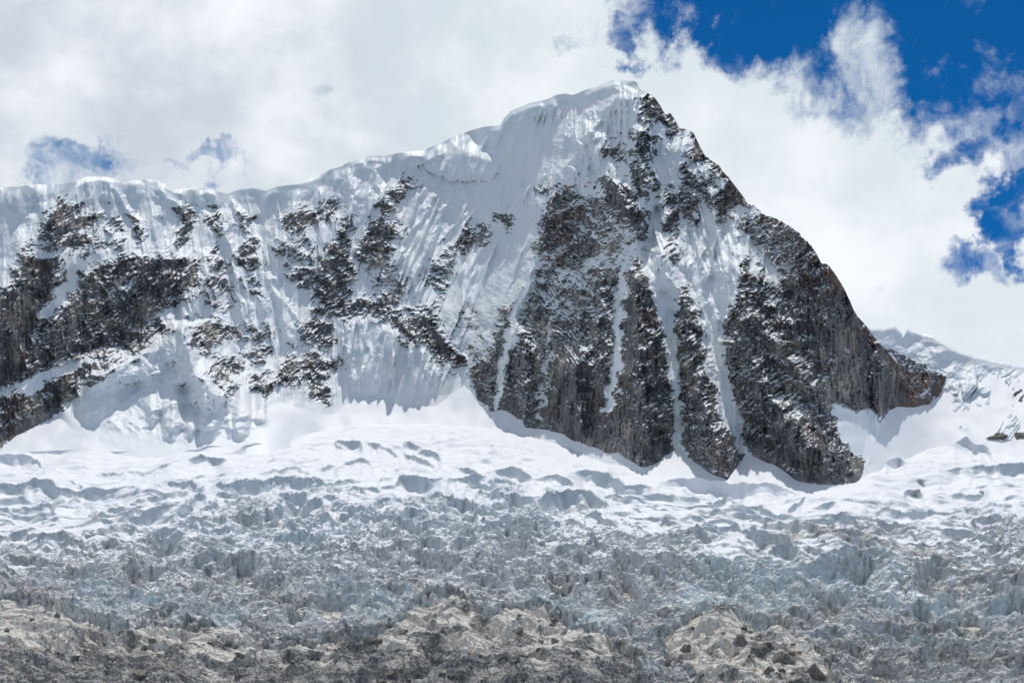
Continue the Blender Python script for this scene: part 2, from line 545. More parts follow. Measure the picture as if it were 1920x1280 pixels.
# ------------------------------------------------------------------ the mountain face
ROCK = [  # (share of bare rock, outline in photo pixels)
    (1.0, [(-300, 560), (-60, 570), (0, 553), (20, 520), (37, 497), (50, 463), (63, 458), (90, 462), (103, 473), (110, 503), (95, 510), (117, 530), (105, 548), (77, 590), (60, 640),
           (50, 700), (57, 713), (10, 730), (0, 737), (-300, 800)]),
    (.95, [(77, 592), (100, 563), (147, 530), (180, 503), (230, 480), (267, 480), (293, 490), (333, 487), (377, 484), (365, 510), (372, 530), (360, 540), (347, 550), (320, 563), (290, 585), (267, 600),
           (300, 607), (320, 618), (287, 637), (253, 663), (213, 680), (180, 667), (143, 673), (100, 690), (57, 713), (50, 690)]),
    (.97, [(-300, 800), (0, 742), (33, 727), (57, 745), (83, 717), (117, 700), (157, 687), (180, 672), (213, 682), (180, 699), (150, 715), (137, 745), (107, 765), (67, 799), (33, 823), (0, 856), (-300, 880)]),
    (.95, [(103, 397), (117, 380), (140, 390), (147, 417), (193, 397), (193, 410), (167, 427), (150, 433), (147, 443), (167, 443), (160, 463), (107, 463), (90, 447), (70, 443), (83, 423)]),
    (.55, [(197, 423), (215, 412), (235, 418), (230, 435), (205, 438)]),
    (.4, [(180, 450), (235, 450), (235, 475), (185, 470)]),
    (.9, [(343, 400), (353, 390), (362, 397), (360, 413), (358, 447), (333, 460), (337, 433), (347, 413)]),
    (.55, [(377, 407), (417, 397), (420, 413), (410, 430), (390, 420)]),
    (.75, [(450, 413), (460, 403), (470, 413), (457, 430)]),
    (.75, [(447, 463), (467, 447), (487, 460), (473, 477), (490, 497), (473, 513), (457, 500), (447, 480)]),
    (.5, [(253, 400), (265, 412), (268, 450), (256, 455)]),
    (.45, [(515, 465), (525, 448), (535, 458), (525, 470)]),
    (.95, [(540, 430), (523, 417), (563, 397), (600, 393), (600, 413), (573, 423)]),
    (.9, [(603, 413), (617, 387), (633, 380), (630, 400)]),
    (.5, [(547, 460), (583, 440), (585, 480), (560, 490)]),
    (.8, [(540, 513), (580, 497), (583, 513), (577, 530), (550, 527)]),
    (.85, [(592, 545), (597, 500), (622, 465), (648, 415), (657, 440), (655, 480), (662, 510), (657, 540), (650, 578), (625, 582), (600, 578)]),
    (.9, [(360, 613), (397, 600), (447, 617), (460, 627), (427, 633), (410, 637), (393, 660), (367, 647)]),
    (.7, [(470, 617), (507, 627), (490, 637), (478, 630)]),
    (.85, [(567, 610), (593, 597), (617, 607), (613, 650), (580, 643)]),
    (.75, [(390, 693), (407, 667), (457, 677), (450, 700), (440, 730), (430, 733), (407, 713), (383, 703)]),
    (.88, [(470, 727), (477, 703), (507, 697), (513, 723), (497, 750)]),
    (.85, [(520, 697), (547, 660), (563, 680), (567, 710), (553, 723), (520, 710)]),
    (.92, [(567, 667), (587, 663), (630, 687), (617, 700), (597, 710), (620, 740), (607, 760), (590, 753), (577, 717), (563, 690)]),
    (.5, [(460, 660), (500, 640), (505, 665), (480, 680)]),
    (.75, [(390, 487), (400, 467), (420, 497), (417, 513), (397, 500)]),
    (.55, [(383, 525), (423, 520), (428, 550), (400, 545)]),
    (.35, [(385, 560), (440, 570), (420, 590)]),
    (.5, [(460, 500), (480, 520), (492, 560), (475, 545)]),
    (.9, [(593, 575), (640, 565), (673, 567), (720, 553), (755, 535), (757, 553), (720, 583), (700, 588), (655, 597), (620, 590), (597, 590)]),
    (.9, [(707, 600), (730, 580), (757, 580), (733, 593)]),
    (.75, [(767, 580), (813, 570), (810, 587), (773, 590)]),
    (1.0, [(737, 600), (817, 593), (820, 617), (840, 643), (857, 660), (872, 677), (847, 689), (837, 675), (813, 662), (807, 649), (773, 639), (753, 622)]),
    (.85, [(728, 365), (757, 337), (775, 347), (747, 382)]),
    (.97, [(710, 393), (723, 380), (740, 393), (720, 405)]),
    (.95, [(723, 427), (743, 410), (750, 427), (740, 437), (735, 432), (733, 470), (700, 500), (670, 483), (683, 453), (693, 423), (717, 410)]),
    (.85, [(860, 463), (873, 433), (890, 427), (887, 450), (867, 477)]),
    (.7, [(937, 408), (945, 403), (953, 415), (945, 424)]),
    (.4, [(895, 440), (915, 436), (912, 452), (900, 452)]),
    (.48, [(800, 512), (840, 460), (853, 480), (835, 520), (845, 540), (825, 560)]),
    (.22, [(815, 590), (900, 560), (910, 660), (860, 670), (830, 640)]),
    (.3, [(690, 510), (740, 500), (755, 540), (700, 550)]),
    (.9, [(1033, 360), (1070, 363), (1065, 385), (1030, 388)]),
    (.88, [(1010, 447), (1033, 410), (1060, 390), (1100, 387), (1107, 400), (1083, 417), (1080, 443), (1040, 470), (1010, 473)]),
    (.9, [(1107, 387), (1117, 378), (1125, 397), (1110, 407)]),
    (.93, [(1133, 347), (1143, 338), (1173, 347), (1187, 363), (1205, 407), (1203, 430), (1180, 435), (1163, 420), (1160, 393), (1137, 387)]),
    (.93, [(1043, 480), (1073, 460), (1107, 437), (1130, 460), (1120, 477), (1097, 487), (1083, 513), (1057, 507)]),
    (.7, [(1137, 453), (1150, 447), (1157, 470), (1140, 475)]),
    (.40, [(1040, 390), (1160, 390), (1175, 450), (1030, 475)]),
    (.9, [(1143, 280), (1153, 273), (1163, 290), (1155, 299)]),
    (.97, [(1193, 287), (1200, 255), (1207, 248), (1216, 260), (1214, 290), (1203, 305)]),
    (.92, [(1188, 307), (1203, 311), (1212, 333), (1208, 368), (1193, 357)]),
    (.5, [(1210, 335), (1222, 327), (1228, 342), (1215, 350)]),
    (.5, [(1015, 350), (1024, 345), (1022, 362), (1016, 362)]),
    (.85, [(1210, 197), (1207, 180), (1220, 172), (1233, 187), (1243, 203), (1258, 208), (1276, 237), (1267, 247), (1250, 242), (1230, 219), (1207, 223)]),
    (.92, [(1297, 250), (1303, 243), (1316, 280), (1325, 294), (1297, 298), (1289, 290), (1307, 277)]),
    (.85, [(1323, 296), (1347, 306), (1372, 333), (1405, 380), (1380, 386), (1353, 402), (1335, 370), (1365, 357), (1353, 337), (1333, 317)]),
    (.85, [(1317, 347), (1337, 330), (1340, 347), (1320, 354)]),
    (.8, [(1283, 317), (1300, 320), (1308, 347), (1298, 360), (1301, 407), (1285, 412), (1290, 347)]),
    (.78, [(1255, 363), (1267, 370), (1265, 427), (1248, 430)]),
    (.65, [(1248, 445), (1262, 445), (1267, 500), (1257, 490)]),
    (.65, [(1395, 412), (1427, 393), (1473, 414), (1515, 446), (1542, 485), (1540, 530), (1480, 530), (1440, 480), (1400, 440)]),
    (.97, [(1440, 540), (1470, 520), (1510, 500), (1540, 485), (1562, 500), (1593, 557), (1610, 590), (1630, 610), (1680, 675), (1707, 692), (1743, 692), (1785, 708), (1765, 736), (1722, 769), (1670, 770),
           (1597, 770), (1557, 757), (1500, 690), (1470, 640), (1430, 600)]),
    (.9, [(1383, 500), (1397, 480), (1425, 500), (1450, 560), (1440, 600), (1470, 640), (1420, 620), (1378, 577)]),
    (.88, [(1377, 577), (1440, 600), (1500, 670), (1545, 745), (1562, 760), (1567, 793), (1587, 833), (1580, 860), (1500, 800), (1440, 770), (1390, 783), (1370, 733), (1357, 683), (1351, 643), (1357, 597)]),
    (1.0, [(1390, 783), (1440, 760), (1500, 780), (1567, 793), (1587, 833), (1632, 867), (1620, 905), (1580, 920), (1540, 912), (1487, 900), (1440, 878), (1408, 850), (1393, 820)]),
    (.93, [(1268, 545), (1287, 538), (1305, 580), (1323, 650), (1327, 690), (1343, 735), (1352, 780), (1365, 800), (1378, 820), (1393, 850), (1388, 870), (1365, 900), (1335, 886), (1300, 856), (1281, 832),
           (1281, 790), (1276, 720), (1265, 640), (1262, 590)]),
    (.97, [(1187, 500), (1192, 482), (1207, 505), (1233, 580), (1240, 617), (1255, 687), (1263, 753), (1268, 832), (1240, 862), (1207, 890), (1183, 872), (1160, 858), (1120, 842), (1140, 780), (1162, 740), (1165, 640), (1172, 560)]),
    (.80, [(1040, 590), (1090, 600), (1150, 590), (1160, 690), (1140, 770), (1150, 850), (1117, 842), (1073, 828), (1040, 812), (1010, 801), (1018, 700)]),
    (1.0, [(1025, 720), (1060, 690), (1110, 680), (1150, 700), (1140, 770), (1150, 850), (1117, 842), (1073, 828), (1040, 812), (1014, 801), (1020, 750)]),
    (.85, [(985, 590), (1010, 560), (1037, 575), (1030, 640), (1018, 700), (1008, 800), (987, 802), (960, 780), (935, 768), (948, 690), (970, 640)]),
    (.85, [(950, 585), (965, 570), (945, 640), (935, 690), (928, 766), (905, 758), (890, 740), (887, 690), (925, 660)]),
    (.42, [(965, 560), (1020, 500), (1060, 520), (1090, 600), (1030, 640), (985, 620)]),
    (.55, [(1060, 520), (1120, 500), (1165, 480), (1168, 600), (1090, 610)]),
    (.78, [(1133, 500), (1152, 500), (1152, 583), (1122, 562)]),
]
SNOWY = [  # couloirs and ledges that cut the rock
    (.95, [(140, 505), (150, 525), (100, 590), (77, 592), (100, 555)]),
    (.8, [(205, 545), (255, 522), (258, 528), (210, 552)]),
    (.9, [(-5, 735), (10, 729), (57, 712), (100, 689), (143, 672), (157, 688), (117, 701), (83, 718), (57, 745), (33, 728), (0, 742)]),
    (.9, [(66, 466), (80, 465), (97, 478), (85, 487), (70, 478)]),
    (.95, [(1165, 480), (1172, 520), (1166, 600), (1164, 690), (1150, 730), (1140, 775), (1128, 775), (1146, 700), (1150, 640), (1156, 560)]),
    (.95, [(1010, 480), (990, 560), (965, 620), (950, 680), (940, 720), (938, 760), (928, 758), (932, 700), (945, 640), (965, 570)]),
    (.8, [(1042, 580), (1034, 640), (1024, 700), (1016, 770), (1008, 775), (1016, 700), (1028, 620)]),
    (.97, [(1213, 500), (1257, 490), (1272, 545), (1264, 610), (1270, 687), (1280, 767), (1281, 834), (1266, 834), (1263, 733), (1253, 667), (1240, 617), (1233, 580)]),
    (.95, [(1300, 480), (1392, 480), (1385, 545), (1360, 585), (1352, 645), (1360, 690), (1370, 735), (1388, 783), (1393, 820), (1398, 855), (1390, 852), (1375, 815), (1350, 775), (1343, 735), (1325, 690), (1318, 600)]),
    (.8, [(1398, 450), (1410, 450), (1425, 530), (1415, 540)]),
    (.8, [(1425, 470), (1440, 480), (1468, 545), (1455, 540)]),
    (.95, [(1557, 757), (1600, 768), (1640, 770), (1640, 830), (1632, 866), (1590, 838), (1570, 797)]),
    (.85, [(1722, 735), (1755, 728), (1745, 736), (1730, 741)]),
    (.6, [(1435, 545), (1475, 565), (1478, 580), (1440, 570)]),
]
RIBS = [  # (metres towards the viewer, half width, crest line)
    (34, 60, [(1115, 228), (1090, 270), (1065, 310), (1040, 350), (1005, 470), (965, 550), (945, 620), (905, 690)]),
    (26, 34, [(1165, 158), (1150, 190), (1120, 228), (1095, 265)]), (18, 26, [(1180, 165), (1190, 215), (1198, 255)]),
    (16, 28, [(1115, 230), (1140, 300), (1150, 332), (1168, 372), (1185, 420)]),
    (14, 22, [(1195, 232), (1203, 300), (1212, 370)]),
    (22, 34, [(1188, 485), (1200, 650), (1212, 878)]),
    (14, 24, [(1207, 505), (1235, 590), (1256, 690), (1264, 800)]),
    (24, 34, [(1236, 430), (1252, 520), (1280, 560), (1300, 680), (1330, 800), (1365, 892)]),
    (26, 46, [(1402, 450), (1385, 560), (1395, 640), (1440, 740), (1500, 820), (1580, 910)]),
    (14, 26, [(1385, 585), (1440, 625), (1500, 690), (1550, 770)]),
    (8, 12, [(1335, 340), (1345, 440), (1322, 540)]),
    (8, 12, [(1300, 300), (1305, 420), (1295, 520)]),
    (8, 13, [(1270, 260), (1272, 360), (1250, 430)]),
    (9, 14, [(1375, 390), (1372, 470), (1350, 560)]),
    (14, 20, [(1010, 480), (975, 570), (952, 660), (945, 760)]),
    (10, 13, [(1060, 510), (1040, 590), (1022, 680)]),
    (9, 12, [(1095, 520), (1082, 600), (1075, 660)]),
    (9, 12, [(1130, 480), (1125, 560), (1120, 640)]),
    (18, 26, [(985, 600), (980, 690), (985, 790)]),
    (20, 30, [(1085, 640), (1080, 740), (1085, 830)]),
    (7, 9, [(830, 347), (800, 395), (773, 433), (747, 500), (738, 540)]),
    (8, 10, [(857, 347), (835, 390), (813, 433), (783, 510), (772, 560)]),
    (7, 9, [(880, 347), (867, 400), (820, 460)]),
    (5, 8, [(800, 345), (775, 390), (757, 440)]),
    (5, 9, [(937, 340), (933, 383), (915, 440), (880, 520)]),
    (7, 9, [(640, 598), (655, 680), (668, 722)]), (6, 8, [(676, 594), (690, 660), (686, 722)]), (8, 9, [(715, 600), (706, 650), (694, 720)]),
    (7, 9, [(742, 614), (738, 660), (730, 718)]), (6, 8, [(770, 640), (764, 720)]), (6, 8, [(792, 650), (784, 726)]), (6, 8, [(812, 660), (800, 732)]), (6, 8, [(833, 678), (818, 738)]),
    (52, 50, [(345, 596), (350, 640), (362, 690), (395, 728), (440, 752)]),
    (34, 48, [(345, 598), (300, 650), (235, 682), (150, 712)]),
    (16, 26, [(400, 466), (372, 555), (345, 600)]),
    (12, 17, [(420, 372), (432, 480), (452, 560), (470, 625)]),
    (9, 14, [(505, 512), (500, 560), (497, 620)]), (9, 14, [(507, 512), (525, 570), (548, 650)]), (8, 14, [(520, 545), (560, 600), (572, 640)]),
    (11, 11, [(205, 338), (245, 395), (266, 448)]), (10, 10, [(285, 340), (330, 385), (352, 402)]), (10, 10, [(425, 363), (447, 392), (460, 415)]), (10, 12, [(118, 346), (112, 365), (70, 440)]),
    (20, 40, [(117, 383), (60, 462), (25, 550), (-10, 640)]),
    (14, 30, [(280, 480), (230, 560), (190, 650)]),
    (16, 30, [(560, 350), (545, 420), (530, 480)]), (14, 24, [(650, 310), (665, 370), (640, 440)]), (12, 20, [(700, 300), (712, 350), (715, 390)]),
    (9, 12, [(1100, 260), (1098, 310), (1090, 350)]), (8, 11, [(1122, 270), (1126, 320)]), (7, 11, [(1075, 310), (1078, 350)]),
]
GULLY = [
    (22, 24, [(1205, 430), (1238, 560), (1256, 680), (1273, 830)]),
    (22, 26, [(1335, 440), (1335, 560), (1342, 660), (1366, 770), (1396, 852)]),
    (14, 22, [(1232, 380), (1220, 430), (1205, 470)]),
    (12, 18, [(1160, 500), (1158, 640), (1138, 775)]),
    (12, 16, [(1036, 600), (1022, 700), (1010, 785)]),
    (8, 16, [(1225, 240), (1232, 330), (1228, 420)]),
    (12, 25, [(150, 505), (110, 570), (80, 600)]),
    (10, 25, [(300, 400), (310, 470)]),
    (12, 30, [(480, 400), (500, 470), (510, 510)]),
]
SLOPE = [
    (150, 800, 36), (250, 812, 34), (350, 818, 34), (430, 812, 34), (520, 790, 36), (580, 775, 38), (300, 775, 40), (400, 772, 40),  # steepness in degrees, at points of the face
    (60, 640, 72), (150, 560, 70), (100, 760, 70), (230, 600, 68), (300, 560, 64), (-150, 650, 70), (-150, 430, 55),
    (100, 430, 57), (250, 440, 54), (400, 430, 54), (350, 470, 52), (320, 700, 46), (250, 760, 42), (400, 720, 44), (470, 800, 36), (200, 800, 36),
    (480, 560, 52), (560, 620, 54), (600, 500, 60), (700, 440, 59), (680, 660, 58), (620, 740, 50), (760, 690, 61), (560, 740, 50),
    (850, 480, 58), (900, 580, 52), (950, 350, 63), (1000, 300, 65), (1050, 220, 66), (830, 300, 61), (700, 330, 62), (860, 660, 56), (840, 740, 52),
    (1080, 430, 62), (1150, 300, 61), (1230, 400, 59), (1330, 480, 53), (1300, 560, 51), (1250, 260, 62), (1350, 380, 60),
    (1000, 700, 62), (1100, 780, 63), (1200, 820, 63), (1330, 820, 61), (1340, 700, 56), (1230, 650, 60), (1050, 560, 58), (950, 740, 62),
    (1480, 850, 63), (1600, 680, 74), (1500, 600, 68), (1660, 720, 76), (1750, 720, 70), (1450, 480, 61), (1540, 540, 67), (1600, 810, 36), (1440, 700, 62),
]


STEEP = [  # ice fronts, shelves and flanks that break the general slope (degrees)
    (76, [(140, 722), (165, 702), (205, 697), (260, 700), (300, 690), (330, 650), (343, 615), (350, 640), (345, 690), (300, 720), (250, 730), (225, 752), (195, 785), (160, 795), (143, 780)]),
    (36, [(150, 708), (215, 683), (265, 655), (300, 622), (340, 600), (335, 640), (300, 680), (260, 692), (205, 690), (160, 700)]),
    (42, [(350, 600), (365, 650), (400, 715), (470, 750), (440, 765), (390, 740), (362, 700)]),
    (74, [(355, 640), (368, 700), (352, 722), (330, 722)]), (74, [(370, 735), (395, 760), (395, 778), (365, 772), (352, 750)]),
    (75, [(305, 790), (330, 775), (345, 800), (325, 832), (308, 825)]), (74, [(350, 808), (368, 805), (362, 825), (350, 820)]), (75, [(375, 822), (400, 806), (412, 812), (395, 838), (378, 834)]),
    (75, [(437, 790), (452, 765), (475, 780), (465, 805), (440, 808)]), (72, [(385, 790), (425, 780), (430, 795), (400, 805), (375, 812)]), (72, [(425, 806), (465, 815), (455, 830), (430, 822)]),
    (72, [(480, 785), (500, 780), (495, 797), (482, 795)]), (74, [(270, 775), (300, 765), (305, 780), (285, 800)]), (30, [(330, 772), (350, 768), (380, 790), (350, 800)]), (30, [(440, 760), (480, 765), (520, 790), (480, 782)]),
    (68, [(640, 598), (700, 600), (780, 642), (860, 692), (845, 740), (650, 735)]),
    (68, [(945, 245), (1000, 200), (1150, 165), (1090, 260), (1040, 340), (955, 360)]),
    (77, [(788, 305), (850, 285), (930, 310), (936, 325), (880, 342), (820, 336)]),
    (40, [(845, 262), (880, 252), (935, 300), (925, 306), (860, 280)]),
    (45, [(1215, 400), (1245, 440), (1235, 500), (1205, 500)]), (46, [(1290, 440), (1390, 430), (1390, 500), (1290, 500)]),
]


def build_mountain():
    px1 = np.arange(-290, 1781, 1.55)
    nr = 820
    base = FOOT(px1) + 45
    # the crest line gets its small notches and swellings
    sk = SKY(px1) + 1.6 * fbm(px1 / 17.0, px1 * 0 + 3.3, 4, 0.55, 5) * np.interp(px1, [1150, 1220], [0.6, 2.2])
    s = np.linspace(0, 1, nr)[:, None]
    py = base[None, :] + (sk - base)[None, :] * s
    px = np.repeat(px1[None, :], nr, 0)
    # steepness: smooth blend of the surveyed points
    num = 0
    den = 1e-9
    cx, cy = np.arange(-300, 1800, 12.0), np.arange(100, 980, 12.0)
    CX, CY = np.meshgrid(cx, cy)
    for (x, y, t) in SLOPE:
        w = 1.0 / (((CX - x) ** 2 + (CY - y) ** 2) / 900.0 + 1.0) ** 1.7
        num = num + w * t
        den = den + w
    TH = num / den
    gx = np.clip((px - cx[0]) / 12.0, 0, len(cx) - 1.001)
    gy = np.clip((py - cy[0]) / 12.0, 0, len(cy) - 1.001)
    ix, iy = gx.astype(int), gy.astype(int)
    fx, fy = gx - ix, gy - iy
    th = (TH[iy, ix] * (1 - fx) + TH[iy, ix + 1] * fx) * (1 - fy) + (TH[iy + 1, ix] * (1 - fx) + TH[iy + 1, ix + 1] * fx) * fy
    pt = np.zeros_like(th)
    for t, pts in STEEP:
        m = bbox(px, py, pts, 14)
        k = sstep(poly_sdf(px[m] + 2.5 * fbm(px[m] / 12, py[m] / 12, 3, .5, 23), py[m] + 2.5 * fbm(px[m] / 12, py[m] / 12, 3, .5, 24), pts), -5, 5)
        pt[m] = pt[m] * (1 - k) + (t - th[m]) * k
    # corniced crest: rounded top, steep ice front
    capw = np.interp(px1, [-300, 0, 150, 320, 420, 560, 680, 780, 930, 960, 1100, 1160, 1200, 1230], [48, 50, 46, 34, 26, 26, 24, 30, 12, 34, 20, 20, 14, 0])
    capw = capw * (1 + 0.25 * fbm(px1 / 60.0, px1 * 0, 3, 0.5, 21))
    below = py - sk[None, :]
    rim = np.interp(px1, [-300, 120, 150, 200, 330, 360, 780, 840, 900, 940, 1090, 1120, 1150, 1205, 1230], [16, 15, 4, 9, 7, 3, 3, 11, 8, 2, 3, 12, 9, 2, 0]) * np.clip(0.30 + 1.5 * fbm(px1 / 62.0, px1 * 0 + 8, 3, 0.5, 25), 0.03, 1.6)
    cw = np.maximum(capw, 0.01)[None, :]
    front = sstep(below, cw + 8, cw - 4) * (capw > 3)[None, :]
    th = th + front * (70 - th) * 0.8
    rk = sstep(below, rim * 2.2 + 1, rim * 0.2 - 1)
    th = th * (1 - rk) + 42 * rk
    # integrate distance up the face; local breaks of slope fade out above them
    D = np.empty_like(py)
    foot_d = land_D(px1, FOOT(px1))
    D[0] = smooth1(foot_d, 18) - 45 * 0.27
    loc = np.zeros_like(py)
    for k in range(nr - 1):
        d0 = D[k]
        dp = py[k] - py[k + 1]
        c = 1 / np.tan(np.radians(th[k]))
        e = (YH - py[k]) / F
        g0 = d0 / F * c / np.maximum(1 - c * e, 0.25)
        D[k + 1] = d0 + dp * g0
        c2 = 1 / np.tan(np.radians(np.clip(th[k] + pt[k], 20, 85)))
        loc[k + 1] = loc[k] * np.exp(-dp / 55.0) + dp * (d0 / F * c2 / np.maximum(1 - c2 * e, 0.25) - g0)
    D += loc
    # the wall stands exactly on its foot line
    ft = FOOT(px1)
    kk = 45 / (base - sk) * (nr - 1)
    k0 = kk.astype(int)
    ci = np.arange(len(px1))
    atf = D[k0, ci] * (1 - (kk - k0)) + D[k0 + 1, ci] * (kk - k0)
    sh = atf - foot_d
    shs = smooth1(sh, 24)
    D -= shs[None] + (sh - shs)[None] * np.exp(-np.clip(ft[None] - py, 0, None) / 60.0)
    # relief
    wx = px + 7 * fbm(px / 40, py / 40, 4, 0.55, 31)
    wy = py + 7 * fbm(px / 40, py / 40, 4, 0.55, 41)
    r = np.zeros_like(px, dtype=f32)
    fade = sstep(below, 0, 40)
    r += 16 * fbm(px / 150, py / 190, 4, 0.5, 51) * fade
    for amp, w, pts in RIBS:
        m = bbox(px, py, pts, w * 1.3 + 14)
        d, t, sd = line_dist(wx[m], wy[m], pts)
        p = np.clip(1 - d / w, 0, 1)
        r[m] -= amp * 1.55 * p ** 1.15 * sstep(t, 0.0, 0.12) * sstep(t, 1.0, 0.85) * fade[m]
    for amp, w, pts in GULLY:
        m = bbox(px, py, pts, w * 1.3 + 14)
        d, t, sd = line_dist(wx[m], wy[m], pts)
        p = np.clip(1 - d / w, 0, 1)
        r[m] += amp * 1.15 * sstep(p, 0, 1) * sstep(t, 0.0, 0.12) * sstep(t, 1.0, 0.95)
    # share of bare rock
    ex = px + 9 * fbm(px / 30, py / 24, 5, 0.62, 61)
    ey = py + 7 * fbm(px / 30, py / 20, 5, 0.62, 71)
    dens = np.zeros_like(r)
    for v, pts in ROCK:
        m = bbox(px, py, pts, 36)
        sd = poly_sdf(ex[m], ey[m], pts)
        dens[m] = np.maximum(dens[m], 0.29 * v * sstep(sd, -26, -3))
        soft = 7 + 14 * (1 - v)
        dens[m] = np.maximum(dens[m], v * sstep(sd, -soft, soft * 0.6))
    for v, pts in SNOWY:
        m = bbox(px, py, pts, 20)
        sd = poly_sdf(ex[m], ey[m], pts)
        dens[m] *= 1 - v * sstep(sd, -6, 1)
    # hanging serac below the crest
    pts = [(780, 285), (840, 258), (880, 248), (900, 268), (935, 302), (938, 322), (920, 337), (880, 341), (840, 341), (818, 330), (800, 322)]
    m = bbox(px, py, pts, 20)
    sd = poly_sdf(ex[m] * 0.4 + px[m] * 0.6, ey[m] * 0.4 + py[m] * 0.6, pts)
    r[m] -= 7 * sstep(sd, -1.5, 16) * fade[m] + 7 * sstep(sd, -1.5, 2.0) * sstep(py[m], 290, 330)
    # big serac on the lower left spur
    pts = [(140, 722), (165, 700), (205, 695), (260, 700), (300, 690), (300, 715), (250, 722), (225, 745), (195, 778), (160, 790), (143, 775)]
    m = bbox(px, py, pts, 20)
    sd = poly_sdf(px[m], py[m], pts)
    r[m] -= 5 * sstep(sd, -2, 14)
    wall = sstep(dens, 0.55, 0.95)
    some = sstep(dens, 0.1, 0.5)
    # ledges: beds dip to the left on the west side and lie flatter on the ribs
    ang = np.radians(np.interp(px, [0, 600, 900, 1100, 1700], [28, 34, 24, 12, 20]))
    a = px * np.cos(ang) - (py) * np.sin(ang)
    b = px * np.sin(ang) + (py) * np.cos(ang)
    wb = b + 10 * fbm(px / 60, py / 60, 3, 0.5, 81)
    led = ridged(a / 40, wb / 9.5, 4, 0.55, 91)
    clean = sstep(dens, 0.93, 0.985) * sstep(fbm(px / 80, py / 60, 3, 0.5, 207), -0.5, 0.2)
    crag = ridged(px / 34, py / 40, 6, 0.55, 101)
    col_ = ridged(px / 9, py / 48, 4, 0.5, 111)
    lo = fbm(px / 26, py / 30, 6, 0.55, 121)
    r -= some * (3.6 * led - 2.2) * (1 - 0.75 * clean)
    r -= some * (11.0 * crag - 6) * 0.8 * (1 - 0.3 * clean)
    r -= wall * (4.2 * col_ - 2.4) * (0.6 + 0.7 * clean)
    r -= some * 1.3 * fbm(px / 5.2, py / 5.2, 3, 0.55, 131)
    # snow: flutes down the fall line, soft drifts
    sn = 1 - some
    lean = np.interp(px, [0, 420, 600, 760, 900, 1000, 1090, 1200, 1320, 1450], [0.1, -0.22, -0.05, 0.36, 0.42, 0.42, 0.1, -0.12, -0.2, 0.05])
    u = px + lean * (py - 430) + 3 * fbm(px / 60, py / 60, 3, 0.5, 141)
    fl = ridged(u / 27, py / 260, 2, 0.45, 151)
    fl2 = ridged(u / 10.5, py / 110, 3, 0.5, 153)
    steep = sstep(th, 42, 54) * (1 - front * 0.5)
    calm = 0.3 + 0.7 * sstep(fbm(px / 120, py / 120, 3, 0.5, 161), -0.25, 0.35)
    r -= sn * steep * calm * (9.0 * fl ** 2.4 - 4.0 + 1.4 * fl2 ** 1.5) * fade
    r -= sn * (3.0 * fbm(px / 34, py / 46, 4, 0.42, 121) + 0.35 * fbm(u / 6, py / 22, 3, 0.55, 171)) * (0.35 + 0.65 * fade)
    # wind-packed rime and small ribs on the summit head
    rime = sstep(poly_sdf(ex, ey, [(1090, 220), (1210, 175), (1300, 260), (1400, 400), (1390, 520), (1220, 520), (1150, 340), (1040, 420), (1000, 400)]), -20, 30) * sn
    r -= rime * (8 * ridged(wx / 30, py / 85, 4, 0.5, 185) + 3.0 * ridged(wx / 11, py / 26, 3, 0.5, 187) - 6)
    fan = sstep(poly_sdf(px, py, [(630, 590), (700, 598), (780, 640), (860, 690), (840, 745), (640, 735)]), -5, 10) * sn
    r -= fan * (9.0 * ridged(px / 22, py / 200, 3, 0.45, 189) - 3)
    # scalloped ice front of the cornices
    sc = ridged(px / 42, px * 0 + 2.2, 3, 0.5, 181)
    gate = sstep(fbm(px / 75, px * 0 + 4.4, 3, 0.5, 183), -0.25, 0.35)
    r -= front * (9 * gate * sc + 1.4 * ridged(px / 17, py / 50, 3, 0.5, 191) + 0.35 * fbm(px / 6, py / 9, 3, 0.6, 193)) * sstep(below, 0, 10 + 26 * (1 - gate))
    # broken ice on the lower left spur
    brk = sstep(poly_sdf(ex, ey, [(150, 790), (230, 730), (330, 650), (360, 690), (430, 750), (520, 770), (500, 830), (300, 850), (120, 850)]), -8, 18)
    f1, f2, q1, q2, q3, ox, oy = worley(wx / 26, wy / 20, 7)
    r -= brk * (9 * ridged(px / 55, py / 42, 4, 0.42, 195) - 6 + 2.2 * ridged(px / 20, py / 16, 3, .45, 197))
    D = D + 0.72 * r * (0.08 + 0.92 * sstep(FOOT(px1)[None] - py, -2, 45))
    X, Y, Z = world_pos(px, py, D)
    nx, ny, nz = normals(X, Y, Z)
    # snow holds on the gentler ledges, rock shows where it is steep
    steepness = np.degrees(np.arccos(np.clip(nz, -1, 1)))
    n = fbm(a / 8, wb / 3.4, 4, 0.68, 201)
    n2 = fbm(px / 46, py / 36, 4, 0.55, 205)
    score = (steepness - 60) / 22 + 1.0 * n + 0.95 * n2
    rock = sstep(score + (dens - 0.55) * 2.7, -0.45, 0.45) * sstep(dens, 0.03, 0.12)
    rock = np.maximum(rock, sstep(dens - 0.12 + 0.22 * clean + 0.3 * n + (steepness - 64) / 90, 0.82, 1.05))
    flecks = np.clip((1 - clean) * (0.15 + 1.0 * sstep(n2, -0.4, 0.5)), 0.05, 0.9)
    red = sstep(px - np.interp(py, [200, 400, 500, 610, 700], [1236, 1392, 1528, 1596, 1680]), -10 , 22) * sstep(fbm(px / 20, py / 30, 4, .6, 211), -0.5, 0.4)
    red = np.maximum(red, 0.45 * sstep(fbm(px / 60, py / 90, 4, .55, 213), 0.3, 0.7))
    pale = sstep(fbm(px / 70, py / 90, 4, 0.55, 215), 0.05, 0.6)
    dust = 0.35 * sstep(fbm(px / 45, py / 45, 4, 0.6, 217), 0.35, 0.8) * sstep(dens, 0.0, 0.1)
